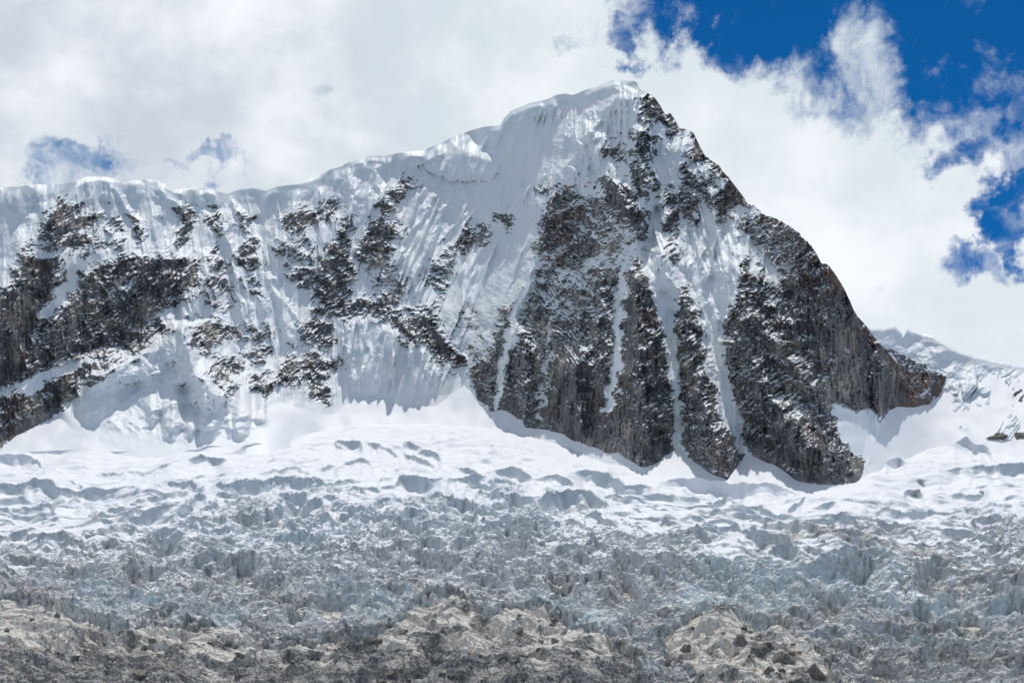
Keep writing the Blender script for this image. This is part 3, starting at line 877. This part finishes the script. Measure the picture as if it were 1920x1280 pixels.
    ice = np.clip(front * sstep(below, 5, 16) * (0.25 + 0.75 * sstep(fbm(px / 24, py / 18, 4, .55, 219), -0.3, 0.4)), 0, 1) * 0.6
    # far side of the mountain
    back = 26
    t = np.linspace(0.02, 1, back)[:, None]
    bx = np.repeat(X[-1:], back, 0)
    by = Y[-1:] + 14 * t * 40
    bz = Z[-1:] - (0.25 * t + 0.75 * t * t) * 520 + 0 * by
    X, Y, Z = np.vstack([X, bx]), np.vstack([Y, by]), np.vstack([Z, bz])
    ext = lambda v: np.vstack([v, np.repeat(v[-1:], back, 0)])
    o = grid_mesh('mountain', X, Y, Z, dict(rock=ext(rock), flecks=ext(flecks), red=ext(red), pale=ext(pale), dust=ext(dust), ice=ext(ice)), MAT_MOUNTAIN)
    return setting(o, 'steep snow streaked rock mountain with corniced crest above the glacier', 'mountain')


COLSKY = line([(1560, 640), (1610, 625), (1630, 615), (1655, 617), (1677, 610), (1688, 620), (1693, 629), (1700, 617), (1720, 622), (1747, 628), (1780, 650), (1800, 658), (1827, 667), (1863, 675), (1920, 685), (2000, 690), (2300, 705)])
COLFOOT = line([(1560, 810), (1640, 800), (1720, 785), (1780, 800), (1850, 815), (1920, 812), (2300, 820)])


def build_snow_ridge():
    px1 = np.arange(1560, 2260, 1.4)
    nr = 260
    base = COLFOOT(px1) + 20
    sk = COLSKY(px1) + 1.2 * fbm(px1 / 14.0, px1 * 0 + 1.3, 3, 0.5, 305)
    s = np.linspace(0, 1, nr)[:, None]
    py = base[None] + (sk - base)[None] * s
    px = np.repeat(px1[None], nr, 0)
    below = py - sk[None]
    th = np.interp(px, [1640, 1760, 1850, 1920, 2100], [60, 58, 54, 52, 52]) + 0 * py
    th = th - 16 * sstep(py, 690, 760) * sstep(px, 1720, 1800)
    th = th * (1 - sstep(below, 7, 2)) + 30 * sstep(below, 7, 2)
    D = np.empty_like(py)
    D[0] = land_D(px1, COLFOOT(px1)) + 70 * sstep(px1, 1800, 1700) - 6
    for k in range(nr - 1):
        c = 1 / np.tan(np.radians(th[k]))
        e = (YH - py[k]) / F
        D[k + 1] = D[k] + (py[k] - py[k + 1]) * D[k] / F * c / np.maximum(1 - c * e, 0.25)
    fade = sstep(below, 0, 25)
    r = 7 * fbm(px / 60, py / 50, 5, 0.5, 311) * fade
    # leaning ice fins beside the col
    fins = sstep(poly_sdf(px + 6 * fbm(px / 20, py / 20, 3, .5, 331), py, [(1735, 790), (1775, 745), (1830, 700), (1920, 700), (2100, 690), (2100, 830), (1735, 830)]), -10, 15)
    a = px * 0.8 + py * 0.6
    b = -px * 0.6 + py * 0.8
    f1, f2, q1, q2, q3, ox, oy = worley(a / 34, b / 46, 17)
    r -= fins * (22 * q1 * sstep(f2 - f1, 0.0, 0.14) + 14 * (ox * (q2 - .5) + oy * (q3 - .5)) - 9 + 4 * ridged(a / 12, b / 40, 4, .5, 335))
    D = D + r
    X, Y, Z = world_pos(px, py, D)
    dens = np.zeros_like(px)
    ex = px + 5 * fbm(px / 14, py / 14, 4, 0.6, 341)
    ey = py + 5 * fbm(px / 14, py / 14, 4, 0.6, 351)
    for v, pts in ((1, [(1895, 735), (1925, 725), (2000, 730), (2000, 775), (1925, 772), (1898, 762)]),
                   (.7, [(1640, 640), (1672, 655), (1745, 690), (1743, 700), (1700, 695)])):
        dens = np.maximum(dens, v * sstep(poly_sdf(ex, ey, pts), -4, 3))
    rock = sstep(dens + 0.4 * fbm(px / 6, py / 5, 4, .6, 361), 0.45, 0.75)
    z = np.zeros_like(px)
    back = 10
    t = np.linspace(0.05, 1, back)[:, None]
    X2, Y2, Z2 = np.repeat(X[-1:], back, 0), Y[-1:] + 400 * t, Z[-1:] - 200 * t * t - 60 * t
    ext = lambda v: np.vstack([v, np.repeat(v[-1:], back, 0)])
    ice = 0.3 * fins
    o = grid_mesh('snow_ridge', np.vstack([X, X2]), np.vstack([Y, Y2]), np.vstack([Z, Z2]),
                  dict(rock=ext(rock), flecks=ext(z + 0.4), red=ext(z), pale=ext(z), dust=ext(z), ice=ext(ice)), MAT_MOUNTAIN)
    return setting(o, 'low snow and ice ridge with leaning fins behind the right rock wall', 'ridge')


# outline of the bare bedrock that shows below the ice
BED = [
    [(-400, 1128), (0, 1128), (30, 1122), (70, 1124), (110, 1133), (147, 1143), (187, 1153), (220, 1170), (257, 1177), (287, 1173), (320, 1180), (367, 1181), (407, 1178), (433, 1186), (473, 1201), (520, 1212),
     (600, 1200), (660, 1186), (720, 1186), (773, 1143), (800, 1125), (827, 1116), (853, 1115), (880, 1136), (917, 1150), (960, 1136), (1017, 1131), (1050, 1146), (1073, 1173), (1100, 1180), (1133, 1193), (1167, 1216),
     (1190, 1246), (1213, 1280), (1240, 1400), (-400, 1400)],
    [(1227, 1196), (1260, 1180), (1280, 1166), (1323, 1146), (1360, 1143), (1413, 1160), (1460, 1173), (1487, 1190), (1533, 1220), (1557, 1253), (1580, 1280), (1620, 1400), (1330, 1400), (1300, 1260), (1262, 1226)],
]
ROUGH = line([(-400, 1005), (0, 1000), (150, 985), (300, 945), (400, 915), (600, 905), (850, 895), (960, 900), (1020, 935), (1120, 950), (1200, 990), (1300, 995), (1450, 1020),
              (1560, 1005), (1700, 985), (1800, 965), (1920, 955), (2300, 950)])
BLUE = [(1500, 1070, 120, 45), (1620, 1085, 90, 45), (1380, 1080, 90, 50), (1450, 1110, 80, 45), (1080, 1185, 60, 40), (1150, 1205, 50, 40), (1290, 1150, 50, 25), (1890, 1145, 70, 30), (1720, 1140, 100, 30),
        (730, 1150, 80, 40), (650, 1120, 60, 25), (220, 1125, 80, 35), (390, 1165, 60, 25), (1240, 1240, 60, 40), (1760, 1215, 120, 40), (1060, 960, 60, 30), (1380, 1010, 90, 20), (580, 1010, 70, 30), (420, 1010, 60, 30),
        (1030, 1120, 40, 18), (745, 1125, 35, 15), (1330, 1105, 60, 40), (1290, 1255, 30, 30)]


WALLS = [  # (height of the ice wall in photo pixels, its upper edge)
    (16, [(-40, 856), (0, 857), (53, 860), (84, 880)]), (6, [(50, 849), (140, 846)]), (6, [(205, 848), (320, 845)]), (5, [(333, 848), (417, 840)]),
    (11, [(420, 852), (470, 838), (510, 826), (545, 831)]), (9, [(170, 887), (267, 880), (350, 867)]), (13, [(345, 868), (377, 860), (428, 863)]), (6, [(335, 904), (448, 889)]),
    (8, [(478, 899), (547, 883), (584, 892)]), (4, [(95, 903), (130, 898), (166, 913)]), (22, [(-60, 905), (0, 910), (67, 907), (133, 920), (213, 923), (272, 923)]),
    (13, [(295, 914), (333, 913), (388, 924)]), (10, [(273, 935), (312, 928)]), (11, [(15, 965), (83, 955), (115, 962)]), (9, [(165, 965), (187, 957), (217, 965)]),
    (4, [(560, 873), (597, 872)]), (9, [(603, 878), (637, 875)]), (6, [(575, 905), (645, 900)]), (9, [(642, 868), (677, 860), (697, 877)]),
    (13, [(630, 830), (681, 833)]), (11, [(686, 829), (716, 839)]), (9, [(709, 839), (751, 854)]), (7, [(730, 834), (757, 841)]), (13, [(754, 832), (791, 838)]), (13, [(781, 841), (828, 861)]),
    (9, [(766, 854), (817, 869)]), (9, [(758, 843), (777, 858)]), (11, [(852, 873), (880, 875), (924, 889)]), (15, [(922, 883), (960, 885), (1002, 897)]), (15, [(996, 898), (1033, 896), (1082, 914)]),
    (22, [(1064, 891), (1107, 890), (1147, 896), (1173, 908), (1230, 911)]), (7, [(1082, 928), (1145, 932)]), (7, [(1146, 932), (1194, 942)]), (7, [(1182, 962), (1213, 953), (1242, 959)]),
    (24, [(1232, 908), (1280, 893), (1330, 896), (1380, 910), (1447, 916), (1502, 931)]), (13, [(1386, 951), (1413, 946), (1447, 956), (1505, 969)]), (11, [(1328, 947), (1360, 930), (1384, 937)]),
    (9, [(1475, 952), (1518, 934)]), (10, [(1522, 952), (1571, 941)]), (8, [(1622, 948), (1654, 954)]), (14, [(1645, 961), (1707, 960), (1743, 950), (1780, 956), (1825, 971)]),
    (22, [(1760, 887), (1800, 875), (1893, 875), (1920, 870), (2060, 866)]), (7, [(1802, 911), (1858, 910)]), (8, [(1855, 913), (1960, 915)]), (12, [(1788, 924), (1852, 921)]), (9, [(1832, 947), (1857, 943), (1898, 951)]),
    (12, [(1518, 961), (1563, 960), (1600, 976), (1645, 974)]), (15, [(1545, 986), (1570, 981), (1605, 991)]), (12, [(1694, 921), (1713, 915), (1733, 922)]), (11, [(1415, 991), (1437, 981), (1471, 987)]),
    (20, [(1765, 1014), (1807, 1008), (1832, 1014)]), (13, [(1822, 987), (1860, 981), (1885, 987)]), (16, [(1838, 1036), (1873, 1031), (1898, 1041)]),
    (24, [(735, 917), (750, 903), (773, 906), (825, 917)]), (21, [(835, 911), (873, 900), (925, 896)]), (40, [(1006, 966), (1057, 943), (1107, 953), (1140, 978)]),
    (34, [(1148, 1040), (1187, 1053), (1211, 1068)]), (25, [(1136, 1050), (1180, 1100), (1211, 1128)]), (26, [(388, 920), (433, 923), (517, 910), (622, 916)]), (28, [(405, 1051), (450, 1043), (488, 1051)]),
    (24, [(508, 1011), (587, 1000), (612, 1024)]), (30, [(585, 1121), (645, 1113)]), (24, [(215, 988), (250, 966), (338, 956)]), (26, [(255, 1022), (320, 996), (352, 1001)]), (20, [(562, 964), (606, 956)]),
    (42, [(1502, 1084), (1533, 1070), (1600, 1066), (1668, 1060)]), (24, [(1382, 1016), (1440, 1023), (1498, 1041)]), (22, [(1548, 1054), (1613, 1046), (1668, 1057)]), (22, [(1608, 1174), (1663, 1176), (1715, 1194)]),
    (22, [(1702, 1131), (1778, 1130)]), (32, [(1828, 1134), (1920, 1120), (1990, 1122)]), (34, [(1788, 1154), (1827, 1150), (1868, 1168)]), (22, [(1708, 1207), (1768, 1203)]), (20, [(1632, 1234), (1702, 1241)]),
    (16, [(1660, 868), (1690, 858), (1700, 866)]), (12, [(1790, 830), (1808, 826), (1838, 842)]), (12, [(1820, 838), (1845, 834), (1862, 848)]), (14, [(660, 985), (720, 975), (800, 990)]), (16, [(860, 1000), (930, 985), (990, 1000)]), (18, [(700, 1050), (790, 1035), (860, 1050)]), (18, [(930, 1075), (1010, 1062), (1070, 1080)]),
    (16, [(40, 1020), (110, 1010), (180, 1025)]), (20, [(0, 1055), (60, 1045), (130, 1058)]), (16, [(1250, 1025), (1300, 1018), (1350, 1035)]), (18, [(1700, 1070), (1760, 1060), (1830, 1078)]), (20, [(820, 1095), (900, 1085), (960, 1098)]),
]


def build_glacier():
    px1 = np.arange(-330, 2251, 1.75)
    nr = 1080
    top = np.where(px1 > 1500, np.minimum(FOOT(px1), COLFOOT(px1)), FOOT(px1))
    top = smooth1(np.min([np.roll(top, k) for k in range(-50, 51, 5)], 0), 28) - 26
    s = np.linspace(0, 1, nr)[:, None]
    py = 1348 + (top - 1348)[None] * s
    px = np.repeat(px1[None], nr, 0)
    D = land_D(px, py)
    X, Y, Z = [v.astype(f32) for v in world_pos(px, py, D)]
    # how broken the ice is
    rn = 60 * fbm(px / 130, py / 30, 4, 0.55, 401)
    rough = sstep(py + rn - ROUGH(px)[...], -35, 110)
    near = sstep(py, 1010, 1120)
    foot = sstep(py, FOOT(np.minimum(px, 1780)) + 4, FOOT(np.minimum(px, 1780)) + 70)
    lowf = sstep(py - np.interp(px, _lx, _ly), -12, 25)
    wX = X + 14 * fbm(X / 70, Y / 70, 4, 0.5, 411)
    wY = Y + 18 * fbm(X / 80, Y / 60, 4, 0.5, 421)
    h = np.zeros_like(X)
    # long crevassed steps of the snowfield
    skew = np.interp(X, [-400, 0, 500], [-0.5, 0.7, 0.4])
    for (L, A, sx, seed, pres) in ((58, 5.5, 150, 431, -0.02), (30, 3.4, 80, 441, 0.05), (15, 1.7, 42, 451, 0.0)):
        t = (wY + skew * 0.35 * wX) / L + 1.1 * fbm(X / (sx * 1.1), Y / (L * 4), 3, 0.45, seed)
        fr = t - np.floor(t)
        saw = np.where(fr < 0.12, fr / 0.12, (1 - fr) / 0.88)
        on = sstep(fbm(X / sx + np.floor(t) * 7.31, Y / (sx * 0.8), 3, 0.5, seed + 5), pres, pres + 0.28)
        h += A * saw * on * (0.1 + 0.9 * foot) * lowf * (1 - 0.6 * rough) * (0.35 + 0.65 * sstep(py + rn * 0.5, 900, 960))
    h += (1 - rough) * lowf * (2.2 * ridged((X * 0.94 + Y * 0.34) / 60, (Y * 0.94 - X * 0.34) / 26, 3, 0.45, 465) - 1.8)
    h += (1 - rough) * (5.0 * fbm(X / 70, Y / 110, 3, 0.45, 461) + 0.25 * fbm(X / 14, Y / 20, 2, 0.5, 463))
    # broken ice: curved steps, then tilted blocks at three sizes
    for (L, A, sx, seed) in ((34, 4.6, 52, 633), (16, 2.4, 27, 643), (7.0, 0.9, 13, 653)):
        t = (wY + skew * 0.5 * wX) / L + 1.5 * fbm(X / sx, Y / (L * 2.2), 4, 0.5, seed)
        fr = t - np.floor(t)
        saw = np.where(fr < 0.22, fr / 0.22, (1 - fr) / 0.78)
        on = 0.25 + 0.75 * sstep(fbm(X / sx + np.floor(t) * 5.7, Y / sx, 3, 0.5, seed + 5), -0.3, 0.3)
        h += 0.8 * rough * A * (saw - 0.4) * on
    for (sx, sy, A, seed) in ((44, 36, 6.0, 3), (19, 15, 3.4, 4), (7.0, 5.6, 1.3, 5)):
        f1, f2, q1, q2, q3, ox, oy = worley(wX / sx + 0.35 * fbm(X / sx, Y / sx, 2, .5, 470 + seed), wY / sy, seed)
        gap = sstep(f2 - f1, 0.0, 0.2)
        blk = A * (0.5 + 0.5 * q1) * (0.35 + 0.65 * gap) + A * 1.2 * (ox * (q2 - 0.5) + oy * (q3 - 0.3))
        h += 0.6 * rough * (blk - 0.4 * A) * (1.0 if sx > 10 else 0.35 + 0.65 * near)
    h += rough * (1.6 * (ridged(wX / 22, wY / 20, 5, 0.5, 481) - 0.9) + 0.22 * fbm(X / 2.4, Y / 2.6, 3, 0.55, 491))
    # larger swells of the icefall
    h += rough * 6 * fbm(X / 120, Y / 100, 3, 0.5, 501)
    for (x0, y0, rx, ry, a) in ((1090, 985, 110, 45, 14), (560, 950, 170, 40, 9), (1550, 1060, 170, 50, 9), (1290, 1040, 90, 60, 8), (850, 915, 130, 22, 6), (1650, 1010, 200, 18, 5)):
        h += a * np.exp(-(((px - x0) / rx) ** 2 + ((py - y0) / ry) ** 2))
    # crushed ice beside smoother slabs
    crush = 0.35 + 0.9 * sstep(fbm(X / 45, Y / 60, 4, 0.55, 587), -0.25, 0.45)
    h += rough * crush * (0.8 * (ridged(wX / 6.5, wY / 6, 4, 0.6, 589) - 0.9) + 0.22 * fbm(X / 1.7, Y / 2.0, 2, 0.6, 591))
    # open ice walls: ground drops in front of each and climbs back slowly
    jx = px + 5.0 * fbm(px / 30, py / 30, 2, 0.45, 581)
    jy = py + 3.0 * fbm(px / 36, py / 20, 2, 0.4, 583) + rough * 2.2 * fbm(px / 11, py / 9, 3, 0.5, 585)
    walls = list(WALLS)
    rw = np.random.RandomState(5)
    while len(walls) < 1150:
        x, y = rw.uniform(-250, 2170), rw.uniform(905, 1260)
        if y < ROUGH(x) + rw.uniform(-25, 60):
            continue
        L = 12 + 52 * rw.rand() ** 2.0
        tl = np.interp(x, [0, 400, 700, 1100, 1400, 1900], [-0.12, -0.25, -0.1, 0.12, 0.2, 0.1]) + rw.uniform(-0.3, 0.3)
        H = L * rw.uniform(0.16, 0.38)
        arch = L * rw.uniform(0.05, 0.22)
        walls.append((H, [(x - L / 2, y - tl * L / 2), (x - L / 5, y - tl * L / 5 - arch), (x + L / 4, y + tl * L / 4 - arch * rw.uniform(0.3, 1.1)), (x + L / 2, y + tl * L / 2)]))
    carve(h, px, py, Y, walls, jx, jy)
    # thickness over the bedrock
    ex = px + 9 * fbm(px / 30, py / 20, 5, 0.6, 511)
    ey = py + 7 * fbm(px / 30, py / 20, 5, 0.6, 521)
    sd = np.full(px.shape, -1e3, f32)
    m = py > 1080
    for pts in BED:
        sd[m] = np.maximum(sd[m], poly_sdf(ex[m], ey[m], pts))
    edge = sstep(sd, -60, -6)
    h *= 1 - 0.35 * edge
    h += 2.0 * edge * sstep(sd, 3, -4) * (0.6 + fbm(X / 6, Y / 6, 3, .5, 575)) - 11 * sstep(sd, -5, 16)
    X2 = X + rough * 1.0 * fbm(X / 8, Y / 8, 3, 0.5, 531)
    Y2 = Y - 4.5 * np.exp(-((sd + 6) / 5.0) ** 2) + rough * 1.4 * fbm(X / 9, Y / 9, 3, 0.5, 541) - 0.25 * h * rough
    Z2 = Z + h
    nx, ny, nz = normals(X2, Y2, Z2)
    # fresh snow lies on the flat tops, blown grey lower down
    lay = np.interp(py, [900, 960, 1020, 1080, 1130, 1200], [1.25, 1.05, 0.90, 0.62, 0.34, 0.1]) + 0.5 * fbm(px / 120, py / 45, 4, .55, 551) - 0.25 * sstep(px, 300, 0) * sstep(py, 1000, 1050)
    snow = np.clip(lay + (nz - 0.86) * 3.2 + 0.25 * fbm(X / 9, Y / 9, 4, .6, 555), 0, 1)
    snow = np.maximum(snow, (1 - rough) * sstep(nz, 0.62, 0.80))
    dirt = np.clip(sstep(py, 980, 1140) * (0.32 + 0.8 * fbm(px / 90, py / 30, 5, .6, 561) + 0.5 * sstep(nz, 0.6, 0.95)), 0, 1)
    band = sstep(np.abs(py - np.interp(px, [1300, 1450, 1600, 1750, 1850], [985, 1012, 1025, 1045, 1075]) + 8 * fbm(px / 60, py / 20, 3, .5, 565)), 14, 2) * sstep(px, 1350, 1480)
    dirt = np.maximum(dirt, 0.75 * band)
    snow = np.maximum(snow * (1 - 0.7 * band), sstep(lowf, 0.9, 0.4))
    blue = np.zeros_like(px)
    for (x0, y0, rx, ry) in BLUE:
        blue = np.maximum(blue, sstep(1.5 - np.hypot((ex - x0) / rx, (ey - y0) / ry), 0.1, 0.9))
    blue = np.clip(0.62 * blue + 0.15 * sstep(fbm(px / 50, py / 25, 4, .55, 571), 0.1, 0.6), 0, 1)
    dirt = dirt * (1 - 0.75 * blue)
    dirt = np.maximum(dirt, sstep(py + 0.8 * rn, 1130, 1215) * (0.55 + 0.45 * sstep(fbm(px / 60, py / 26, 4, .6, 569), -0.4, 0.3)))
    # rock tips that break the snow on the right
    tips = np.zeros_like(px)
    o = grid_mesh('glacier', X2, Y2, Z2, dict(snow=snow, dirt=dirt, blue=blue, fresh=sstep(py + 0.6 * rn, 1040, 930)), MAT_GLACIER)
    return setting(o, 'crevassed glacier and icefall spilling below the mountain', 'glacier'), (px, py, X2, Y2, Z2)


def build_bedrock():
    px1 = np.arange(-330, 2251, 1.35)
    nr = 560
    s = np.linspace(0, 1, nr)[:, None]
    py = 1352 + (1085 - 1352) * s + 0 * px1[None]
    px = np.repeat(px1[None], nr, 0)
    D = land_D(px, py)
    X, Y, Z = [v.astype(f32) for v in world_pos(px, py, D)]
    wX = X + 5 * fbm(X / 25, Y / 25, 4, .55, 601)
    wY = Y + 5 * fbm(X / 25, Y / 25, 4, .55, 611)
    ex = px + 6 * fbm(px / 30, py / 20, 4, 0.6, 511)
    ey = py + 5 * fbm(px / 30, py / 20, 4, 0.6, 521)
    sd = np.full(px.shape, -1e3, f32)
    for pts in BED:
        sd = np.maximum(sd, poly_sdf(ex, ey, pts))
    h = 4.5 * fbm(X / 60, Y / 55, 4, 0.45, 621)
    a = wX * 0.85 - wY * 0.5
    b = wX * 0.5 + wY * 0.85
    h += 3.4 * (ridged(a / 52, b / 34, 5, 0.45, 631) - 0.9)
    f1, f2, q1, q2, q3, ox, oy = worley(a / 14, b / 9, 23)
    h += 1.5 * q1 * sstep(f2 - f1, 0.0, 0.2) + 1.6 * (ox * (q2 - .5) + oy * (q3 - .2))
    h += 0.35 * fbm(X / 2.6, Y / 2.6, 3, 0.55, 641)
    g1, g2, p1, p2, p3, gx_, gy_ = worley(a / 5.5, b / 4.0, 29)
    h += 0.6 * p1 * sstep(g2 - g1, 0.0, 0.15) + 0.7 * (gx_ * (p2 - .5) + gy_ * (p3 - .3))
    h -= 1.2 * sstep(f2 - f1, 0.08, 0.0)
    scree = sstep(py + 48 * fbm(px / 90, py / 30, 4, .6, 651), np.interp(px, [-300, 0, 150, 300, 450, 560, 700, 900, 1050, 1150, 1230, 1300, 1500, 1600], [1205, 1212, 1204, 1218, 1232, 1225, 1200, 1215, 1225, 1262, 1270, 1300, 1300, 1250]) - 14,
                  np.interp(px, [-300, 0, 150, 300, 450, 560, 700, 900, 1050, 1150, 1230, 1300, 1500, 1600], [1205, 1212, 1204, 1218, 1232, 1225, 1200, 1215, 1225, 1262, 1270, 1300, 1300, 1250]) + 12)
    scree = np.clip(scree * (0.75 + 0.3 * fbm(px / 40, py / 20, 3, .5, 655)) + (0.45 + 0.4 * sstep(px, 500, 800)) * sstep(fbm(px / 70, py / 30, 5, .6, 661), 0.1, 0.6), 0, 1)
    h += scree * 0.75 * fbm(X / 1.5, Y / 1.8, 2, 0.6, 671)
    rw = np.random.RandomState(8)
    ledges = []
    while len(ledges) < 420:
        x, y = rw.uniform(-250, 1620), rw.uniform(1105, 1300)
        L = 14 + 60 * rw.rand() ** 1.8
        tl = np.interp(x, [0, 300, 700, 900, 1150, 1250, 1500], [0.25, 0.3, -0.3, -0.15, 0.45, -0.5, 0.5]) + rw.uniform(-0.35, 0.35)
        H = L * rw.uniform(0.12, 0.32)
        ledges.append((H, [(x - L / 2, y - tl * L / 2), (x - L / 6, y - tl * L / 6 - L * rw.uniform(-.05, .2)), (x + L / 5, y + tl * L / 5 - L * rw.uniform(-.05, .15)), (x + L / 2, y + tl * L / 2)]))
    jx = px + 3.0 * fbm(px / 14, py / 14, 3, 0.5, 681)
    jy = py + 2.5 * fbm(px / 14, py / 10, 4, 0.5, 683)
    carve(h, px, py, Y, ledges, jx, jy)
    h -= 10 * sstep(sd, 7, -12)
    o = grid_mesh('bedrock', X, Y - 0.15 * h, Z + h, dict(scree=scree), MAT_BEDROCK)
    return setting(o, 'pale tan and grey bare bedrock slope below the glacier snout', 'rock slope'), (px, py, X, Y, Z + h)


MAT_MOUNTAIN = mountain_material()
MAT_GLACIER = glacier_material()
MAT_BEDROCK = bedrock_material()
build_mountain()
build_snow_ridge()
glacier, G = build_glacier()
bedrock, B = build_bedrock()


# ------------------------------------------------------------------ loose blocks
def block_material(name, rock):
    m, g, b = new_mat(name)
    tc = g.t.nodes.new('ShaderNodeTexCoord').outputs['Object']
    geo = g.t.nodes.new('ShaderNodeNewGeometry')
    sp = g.t.nodes.new('ShaderNodeSeparateXYZ')
    g.t.links.new(geo.outputs['Normal'], sp.inputs[0])
    n1 = g.noise(tc, 0.9, 7.0, 0.65)
    if rock:
        c = g.mix(g.step(n1, 0.35, 0.7), (0.06, 0.056, 0.052), (0.36, 0.33, 0.29))
    else:
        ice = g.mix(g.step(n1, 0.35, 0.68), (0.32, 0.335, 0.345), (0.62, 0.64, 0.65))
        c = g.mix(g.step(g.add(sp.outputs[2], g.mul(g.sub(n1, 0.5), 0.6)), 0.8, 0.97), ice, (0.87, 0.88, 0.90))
    g.put(b.inputs['Base Color'], c)
    b.inputs['Roughness'].default_value = 0.8 if rock else 0.55
    return m


MAT_BOULDER = block_material('boulder_rock', True)
MAT_SERAC = block_material('serac_ice', False)


def hull_mesh(name, size, seed, mat, cuts=2, rough=0.06):
    """angular block: hull of a few random points, edges chipped"""
    import bmesh
    from mathutils import Vector, noise as mn
    rs = np.random.RandomState(seed)
    bm = bmesh.new()
    for k in range(16):
        v = rs.randn(3)
        v /= np.max(np.abs(v)) ** 0.7 * np.linalg.norm(v) ** 0.3
        v *= rs.uniform(0.8, 1.0)
        bm.verts.new(Vector((v[0] * size[0], v[1] * size[1], v[2] * size[2])))
    hull = bmesh.ops.convex_hull(bm, input=bm.verts)
    bmesh.ops.delete(bm, geom=[g for g in hull['geom_interior'] if isinstance(g, bmesh.types.BMVert)], context='VERTS')
    big = max(size)
    bmesh.ops.subdivide_edges(bm, edges=bm.edges, cuts=cuts, use_grid_fill=True)
    for v in bm.verts:
        d = mn.noise_vector(v.co * (3.0 / big) + Vector((seed, 0, 0))) + 0.5 * mn.noise_vector(v.co * (7.0 / big))
        v.co += d * big * rough
    me = bpy.data.meshes.new(name)
    bm.to_mesh(me)
    bm.free()
    me.materials.append(mat)
    return me


def seat(grid, px, py):
    """ground point that is seen at a photo pixel, and the scale there"""
    gpx, gpy, X, Y, Z = grid
    sx = 960 + F * X / Y
    sy = YH - F * Z / Y
    d = (sx - px) ** 2 + (sy - py) ** 2
    near = np.where(d < 9, Y, 1e9)
    k = int(np.argmin(near)) if near.min() < 1e8 else int(np.argmin(d))
    return float(X.flat[k]), float(Y.flat[k]), float(Z.flat[k])


def place(grid, px, py, wpx, hpx, name, label, cat, group, mat, seed, tilt=0.0, sink=0.35, rough=0.06):
    x, y, z = seat(grid, px, py)
    m = y / F
    w, h = wpx * m * 0.5, hpx * m * 0.5
    me = hull_mesh(name, (w, w * 0.8, h), seed, mat, 2, rough)
    o = bpy.data.objects.new(name, me)
    o.location = (x, y + w * 0.3, z + h * (0.5 - sink))
    o.rotation_euler = (0, tilt, (seed % 7) * 0.9)
    o['label'] = label
    o['category'] = cat
    if group:
        o['group'] = group
    col.objects.link(o)
    return o


BG = 'boulders strewn over the bedrock'
for i, (x, y, w, h, t, lab) in enumerate([
    (1473, 1240, 62, 48, 0.3, 'largest dark square edged boulder in the cluster on the bedrock tongue'),
    (1533, 1264, 46, 44, -0.2, 'dark cube like boulder at the lower right end of the boulder cluster'),
    (1427, 1222, 40, 32, 0.2, 'dark flat sided boulder at the upper left of the boulder cluster'),
    (1392, 1204, 40, 30, 0.4, 'brown wedge shaped boulder above the boulder cluster'),
    (1447, 1212, 24, 22, 0.1, 'small upright grey block on top of the boulder cluster'),
    (1500, 1274, 40, 24, -0.3, 'pale slab of rock at the foot of the boulder cluster'),
    (1440, 1256, 22, 18, 0.2, 'small pale stone in front of the largest dark boulder'),
    (1287, 1218, 30, 28, 0.0, 'dark boulder at the left edge of the bedrock tongue beside the ice chute'),
    (818, 1236, 28, 18, 0.1, 'dark rounded boulder above a pale patch in the scree'),
    (848, 1270, 24, 14, 0.0, 'dark low boulder at the bottom edge of the scree'),
    (268, 1264, 48, 22, -0.1, 'broad blackish boulder at the bottom edge left of the centre'),
    (140, 1232, 24, 14, 0.0, 'dark boulder sitting alone in the scree at far left'),
    (694, 1202, 34, 24, 0.5, 'brown pointed boulder beside the broken ice patch')]):
    place(B, x, y, w, h, 'boulder', lab, 'boulder', BG, MAT_BOULDER, 40 + i, t)
rs = np.random.RandomState(12)
k = 0
while k < 120:
    x, y = rs.uniform(5, 1570), rs.uniform(1150, 1278)
    inside = max(float(poly_sdf(np.array([[x]]), np.array([[y]]), p)[0, 0]) for p in BED)
    if inside < 10:
        continue
    w = 6 + 16 * rs.rand() ** 2
    place(B, x, y, w, w * rs.uniform(0.55, 0.8), 'stone', 'small grey angular stone lying among others on the bedrock slope', 'stone', 'small stones on the bedrock slope', MAT_BOULDER, 100 + k, rs.uniform(-.5, .5))
    k += 1

SG = 'ice blocks of the glacier'
for i, (x, y, w, h, t, lab) in enumerate([
    (1727, 905, 22, 18, 0.2, 'lone rounded grey ice block on the smooth snow right of the buttress'),
    (1714, 924, 34, 14, 0.0, 'flat diamond shaped ice block just below the lone rounded one'),
    (1842, 922, 12, 12, 0.0, 'tiny dark upright block on the snowfield at far right')]):
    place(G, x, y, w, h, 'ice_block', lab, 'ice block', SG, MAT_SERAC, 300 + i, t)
k = 0
while k < 45:
    x, y = rs.uniform(5, 1915), rs.uniform(930, 1200)
    inside = max(float(poly_sdf(np.array([[x]]), np.array([[y]]), p)[0, 0]) for p in BED)
    if inside > -14 or y < ROUGH(x) + 5:
        continue
    w = rs.uniform(10, 26)
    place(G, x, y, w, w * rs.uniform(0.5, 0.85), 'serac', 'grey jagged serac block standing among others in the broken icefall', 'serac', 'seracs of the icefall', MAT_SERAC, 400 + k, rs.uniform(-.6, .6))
    k += 1
for i, (x, y, w, h, lab) in enumerate([(1874, 818, 44, 26, 'brown rock outcrop breaking through the snow at far right'), (1912, 816, 30, 26, 'brown rock outcrop cut by the right edge of the picture')]):
    place(G, x, y, w, h, 'rock_outcrop', lab, 'outcrop', None, MAT_BOULDER, 500 + i, 0.2, 0.7, 0.22)
